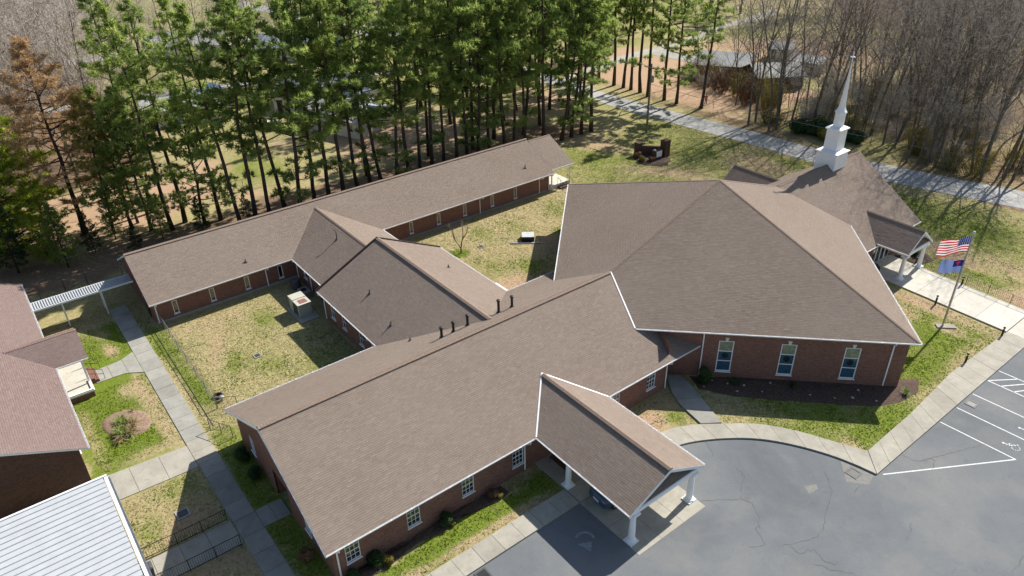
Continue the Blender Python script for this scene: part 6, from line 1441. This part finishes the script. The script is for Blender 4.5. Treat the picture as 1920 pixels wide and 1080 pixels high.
# shrubs: clouds of leaf faces round short stems
def make_shrub(name, rx, rz, n, ls, seed, mat, stem='bark', lumps=7):
    rs = np.random.default_rng(seed); L = rs.standard_normal((lumps, 3)); L /= np.linalg.norm(L, axis=1, keepdims=True); L *= np.array([rx, rx, rz])*.5; L[:, 2] += rz*.95
    idx = rs.integers(0, lumps, n); d = rs.standard_normal((n, 3)); d /= np.linalg.norm(d, axis=1, keepdims=True); rr = .55+.45*rs.random((n, 1))**.5
    C = L[idx]+d*rr*np.array([rx, rx, rz])*.62; C[:, 2] = np.maximum(C[:, 2], .03)
    a = rs.standard_normal((n, 3)); a -= (a*d).sum(1, keepdims=True)*d*.6; a /= np.linalg.norm(a, axis=1, keepdims=True); b = np.cross(a, d+.3*rs.standard_normal((n, 3))); b /= np.linalg.norm(b, axis=1, keepdims=True)
    s = ls*(.6+.8*rs.random((n, 1))); V = np.stack([C-a*s*.5, C+b*s*.3, C+a*s*.5, C-b*s*.3], 1).reshape(-1, 3); T = np.arange(4*n).reshape(-1, 4)
    tint = np.clip(.5+.22*rs.standard_normal(lumps)[idx]+.15*rs.standard_normal(n), 0, 1); st = MB()
    for k in range(5):
        q = L[k % lumps]; st.tube([(q[0]*.1, q[1]*.1, -.05), (q[0]*.5, q[1]*.5, q[2]*.5), tuple(q)], [.03, .02, .01], 5, cap=False)
    return (st.mesh('stem', M[stem], uv=False), fast_mesh('foliage', V, T, M[mat], tint))
SG = make_shrub('s', .55, .5, 2600, .085, 1, 'shrub_green'); SY = make_shrub('s', .45, .38, 2000, .08, 2, 'shrub_gold'); SR = make_shrub('s', .5, .5, 1600, .09, 3, 'shrub_red'); SB = make_shrub('s', .8, 1.0, 3800, .12, 4, 'shrub_green')
BR = make_shrub('s', 1.3, 1.1, 3600, .2, 5, 'shrub_green', lumps=11)
sp_ = ('stem', 'foliage')
for m, l, x, y, s in ((SG,'round dark shrub at the near end of the mulch bed',7.95,2.75,1.0),(SY,'golden shrub beside the round dark shrub in the mulch bed',8.35,3.35,.85),(SG,'dark green shrub under the second office window',8.0,7.7,.95),(SY,'tiny golden shrub at the edge of the mulch bed',8.4,8.0,.4),(SR,'reddish shrub at the carport end of the mulch bed',8.05,11.4,.8),(SY,'pale golden tuft beside the reddish shrub',8.45,11.7,.5),(SG,'low dark shrub at the foot of the gable corner',8.0,1.3,.7),
                      (SB,'large dark evergreen shrub by the hall downspout',8.9,31.2,.75),(SG,'low shrub under the first stained glass window',10.6,33.0,.6),(SG,'low shrub between the stained glass windows',13.7,36.1,.55),(SG,'dark shrub below the gable wall of the office wing',-5.6,-.1,1.1),(SG,'second dark shrub below the gable wall',-3.4,-.05,.95),(SR,'bare reddish shrub below the gable wall near the kerb',5.0,-.2,1.0),
                      (SR,'reddish shrub at the left end of the brick sign',-27.9,62.3,1.1),(SY,'olive shrub in front of the brick sign',-26.5,61.8,1.15),(SR,'brown shrub against the white sign panel',-25.6,62.7,1.0),(SB,'dark shrub beside the entrance doors',8.3,57.5,.5),(SG,'small dark shrub in the bed by the portico',9.2,63.6,.6),(SR,'brown low shrub in the bed by the portico',8.8,64.5,.5),(SG,'clipped shrub in the shadow of the low connecting wing',-22.2,14.0-.9,.01)):
    if s < .05: continue
    plant('shrub', m, l, 'shrub', x, y, s, 'shrubs', sp_)
for i, (x, y, s) in enumerate(((-19.5,87.2,1.3),(-17.6,88.4,1.5),(-15.4,87.4,1.2),(-12.5,89.2,1.1),(-42,101.0,1.0),(-38,100.6,1.1))):
    plant('undergrowth_bush', BR, ('dark roadside bush, %s from the left at the edge of the wood' % ordinal(i+1)) if i < 4 else ('dark hedge bush before the far brick house, %s from its left' % ordinal(i-3)), 'bush', x, y, s, 'bushes along the wood' if i < 4 else 'hedge before the far house', sp_, mats=(None, 'pine_olive') if i % 3 == 2 else None, sz=s*.8)
for i, (x, y, s) in enumerate(((-43.2,9.5,1.0),(-44.5,5.5,1.1),(-42.5,2.5,.8),(-48,1.5,1.2),(-46,-1.0,1.1),(-50.5,-4,1.2),(-42.8,14.5,.8))):
    plant('young_conifer', DENSE[1], 'young dark conifer in the grove shade, %s from the long wing' % ordinal(i+1), 'conifer', x, y, s*.25, 'young conifers at the grove edge', mats=(None, 'pine_needles') if i % 2 else (None, 'shrub_green'))
# strap leaved clumps
def make_clump(seed, n, L, wd, mat, lean=.9):
    rs = np.random.default_rng(seed); V = []; T = []; ti = []
    for k in range(n):
        a = rs.random()*6.28; r_ = .14*rs.random(); c = np.array([r_*math.cos(a), r_*math.sin(a), 0]); d = np.array([math.cos(a), math.sin(a), 0]); s = np.array([-d[1], d[0], 0])*wd; ll = L*(.6+.6*rs.random()); ln = lean*rs.random(); b = len(V); tt = rs.random()
        for f, w_ in ((0, 1), (.4, 1), (.75, .7), (1, .08)):
            p = c+d*ll*f*ln*(.5+.6*f)+np.array([0, 0, ll*(f-.75*ln*f*f)]); V += [p-s*w_, p+s*w_]
        for j in range(3): T.append((b+2*j, b+2*j+1, b+2*j+3, b+2*j+2)); ti.append(tt)
    return fast_mesh('leaves', np.array(V), np.array(T), M[mat], ti)
LG = make_clump(1, 60, .5, .018, 'blade_green'); LS = make_clump(2, 60, .5, .016, 'straw_leaf', 1.2); YU = make_clump(3, 46, .6, .025, 'blade_green', .8)
k = 0
for m, nm, x, y, s in [(LG,'green strap leaved clump in the round flower bed, %s one',-15.25+.38*i,-5.9+.28*(i % 3)-.12*i,.85*1.5+.1*(i % 3)) for i in range(6)]+[(LS,'straw coloured withered clump in the round flower bed, %s one',-14.6+.26*i,-5.75+.33*((i*2) % 4)-.1*i,.8*1.5+.12*(i % 2)) for i in range(7)]:
    k += 1; plant('flower_clump', (m,), nm % ordinal(k if k <= 6 else k-6), 'plant', x, y, s, 'clumps in the round flower bed', ('leaves',), z=.08)
plant('flower_clump', (LS,), 'lone dry clump at the upper end of the round flower bed', 'plant', -16.0, -4.9, .7, 'clumps in the round flower bed', ('leaves',), z=.05)
plant('spiky_plant', (YU,), 'spiky green plant at the corner of the great hall', 'plant', 19.55, 42.0, 1.0, None, ('leaves',), z=.04)
# pale stones along the mulch bed
rs = np.random.default_rng(5)
def rock(seed):
    r_ = np.random.default_rng(seed); bm = bmesh.new(); bmesh.ops.create_icosphere(bm, subdivisions=1, radius=1)
    for v in bm.verts: v.co *= .75+.5*r_.random()
    me = bpy.data.meshes.new('stone'); bm.to_mesh(me); bm.free(); me.materials.append(M['stone']); return me
RK = [rock(i) for i in range(3)]
ST = [(9.28,31.91),(10.29,32.54),(9.37,30.83),(11.24,33.35),(11.34,32.35),(12.57,33.78),(12.31,35.19),(15.09,36.28),(16.46,37.39),(17.31,38.45),(18.63,39.47),(17.09,39.58)]
ST.sort()
for i, (x, y) in enumerate(ST):
    o = bpy.data.objects.new('stone', RK[i % 3]); COL.objects.link(o); o.location = (x, y, .09); s = random.uniform(.06, .1); o.scale = (s*1.3, s, s*.8); o.rotation_euler = (0, 0, random.random()*6)
    tag(o, 'pale stone in the dark hall bed, %s from the left' % ordinal(i+1), 'stone', 'pale stones in the hall bed')

# ================================================================== turf: short tufts standing on the lawn
def inpoly(px, py, poly):
    ins = np.zeros(px.shape, bool); n = len(poly)
    for i in range(n):
        x0, y0 = poly[i]; x1, y1 = poly[(i+1) % n]
        if y0 == y1: continue
        c = ((y0 > py) != (y1 > py)) & (px < (x1-x0)*(py-y0)/(y1-y0)+x0); ins ^= c
    return ins
LAWN = [(-26.9,-7.7,.6,12.2),(-27,-7.7,24.6,50),(-32.5,-9.9,-8.3,1.0),(-9.9,8.4,-8.4,.4),(7.7,10.5,.9,15.3),(7.7,21.2,22.6,56.5),(8,27,62.2,81),(-37,-6,49.8,78),(-6,8,66.2,80.5)]
NOGO = [(-33,11,-2.87,-1.22),(-24.4,-20.4,-6.9,-2.7),(-10.4,-6.8,-12,-2.7),(-1.0,1.6,-9.3,-2.7),(-.75,1.2,-1.4,.7),(10.4,12.2,-20,26),(7.3,22,56.3,62.1),(-7.7,7.6,.4,31.5),(-27.3,-7.5,12.3,24.6),(-36.8,-27.1,-.2,47),(-31.2,-26.2,46,50),(-7.6,7.6,50,65.6),(-26,-19.6,-9,-6.4),(-37,-9.9,-30,-8.9)]
ptsx = []; ptsy = []; rg = np.random.default_rng(99)
for x0, x1, y0, y1 in LAWN:
    n = int((x1-x0)*(y1-y0)*(75 if y0 < 40 else 50)); ptsx.append(x0+(x1-x0)*rg.random(n)); ptsy.append(y0+(y1-y0)*rg.random(n))
X = np.concatenate(ptsx); Y = np.concatenate(ptsy); ok = np.ones(X.shape, bool)
for x0, x1, y0, y1 in NOGO: ok &= ~((X > x0) & (X < x1) & (Y > y0) & (Y < y1))
ok &= ~inpoly(X, Y, lot); ok &= ~inpoly(X, Y, inn+curb[::-1]); ok &= ~inpoly(X, Y, [(21.07,34.02),(20.95,40),(20.5,47),(20.8,56.5),(22.65,56.5),(22.62,32.4)]); ok &= ~inpoly(X, Y, [(6.6,29.6),(8.4,28.3),(9.7,27.75),(12.02,27.3),(12.9,28.55),(9.8,29.75),(7.3,30.5)])
ok &= (np.abs(X)+np.abs(Y-yp)) > 18.9
for poly in ([(7.55,.8),(8.3,1.0),(8.65,2.6),(8.35,4.2),(8.1,5.6),(8.5,7.6),(8.3,8.7),(8.2,10),(8.7,11.5),(8.5,12.4),(7.55,12.4)], [(7.7,31.0),(9.2,30.4),(11.6,31.8),(14.6,34.6),(17.2,37.2),(18.9,38.9),(19.9,40.8),(20.0,43.0),(19.3,44.7),(18.3,43.4),(17.95,41.9),(13,36.9)], ring(-14.9,-5.55,1.95,1.45,30,0,30), ring(-26.2,63.4,2.6,2.3,30,0)): ok &= ~inpoly(X, Y, poly)
rsx = np.array([p[0] for p in roadS]); rsy = np.array([p[1] for p in roadS]); ok &= Y < np.interp(X, rsx, rsy)-.25
X, Y = X[ok], Y[ok]; ix = np.clip(np.searchsorted(xs, X), 0, len(xs)-1); iy = np.clip(np.searchsorted(ys, Y), 0, len(ys)-1); zl = Z[iy, ix, 0]; zb = Z[iy, ix, 1]; fn = vnoise(X, Y, .9, 8, 3)
keep = rg.random(X.shape) > np.clip(zb*1.1-.25, 0, .85)+.15; gr = (zl*.9+(fn-.5)*1.5+.12*rg.standard_normal(X.shape)) > .53
for nm, sel, mt, lb in (('grass', keep & gr, 'turf_green', 'short green tufts of the lawns'), ('dry_grass', keep & ~gr, 'turf_dry', 'short straw coloured tufts of the lawns')):
    x, y = X[sel], Y[sel]; n = len(x); h = (.02+.035*rg.random(n))*(1.2 if nm == 'grass' else .8); V = np.zeros((n, 6, 3))
    for k in range(2):
        a = rg.random(n)*6.28; wd_ = .022+.03*rg.random(n); dx, dy = np.cos(a)*wd_, np.sin(a)*wd_; ox = rg.normal(0, .03, n); oy = rg.normal(0, .03, n)
        V[:, 3*k] = np.stack([x+ox-dx, y+oy-dy, np.full(n, -.02)], 1); V[:, 3*k+1] = np.stack([x+ox+dx, y+oy+dy, np.full(n, -.02)], 1); V[:, 3*k+2] = np.stack([x+ox+rg.normal(0, .035, n), y+oy+rg.normal(0, .035, n), h], 1)
    o = bpy.data.objects.new(nm, fast_mesh(nm, V.reshape(-1, 3), np.arange(6*n).reshape(-1, 3), M[mt], np.clip(.5+.25*rg.standard_normal(2*n), 0, 1))); COL.objects.link(o); tag(o, lb, 'grass', None, 'stuff')
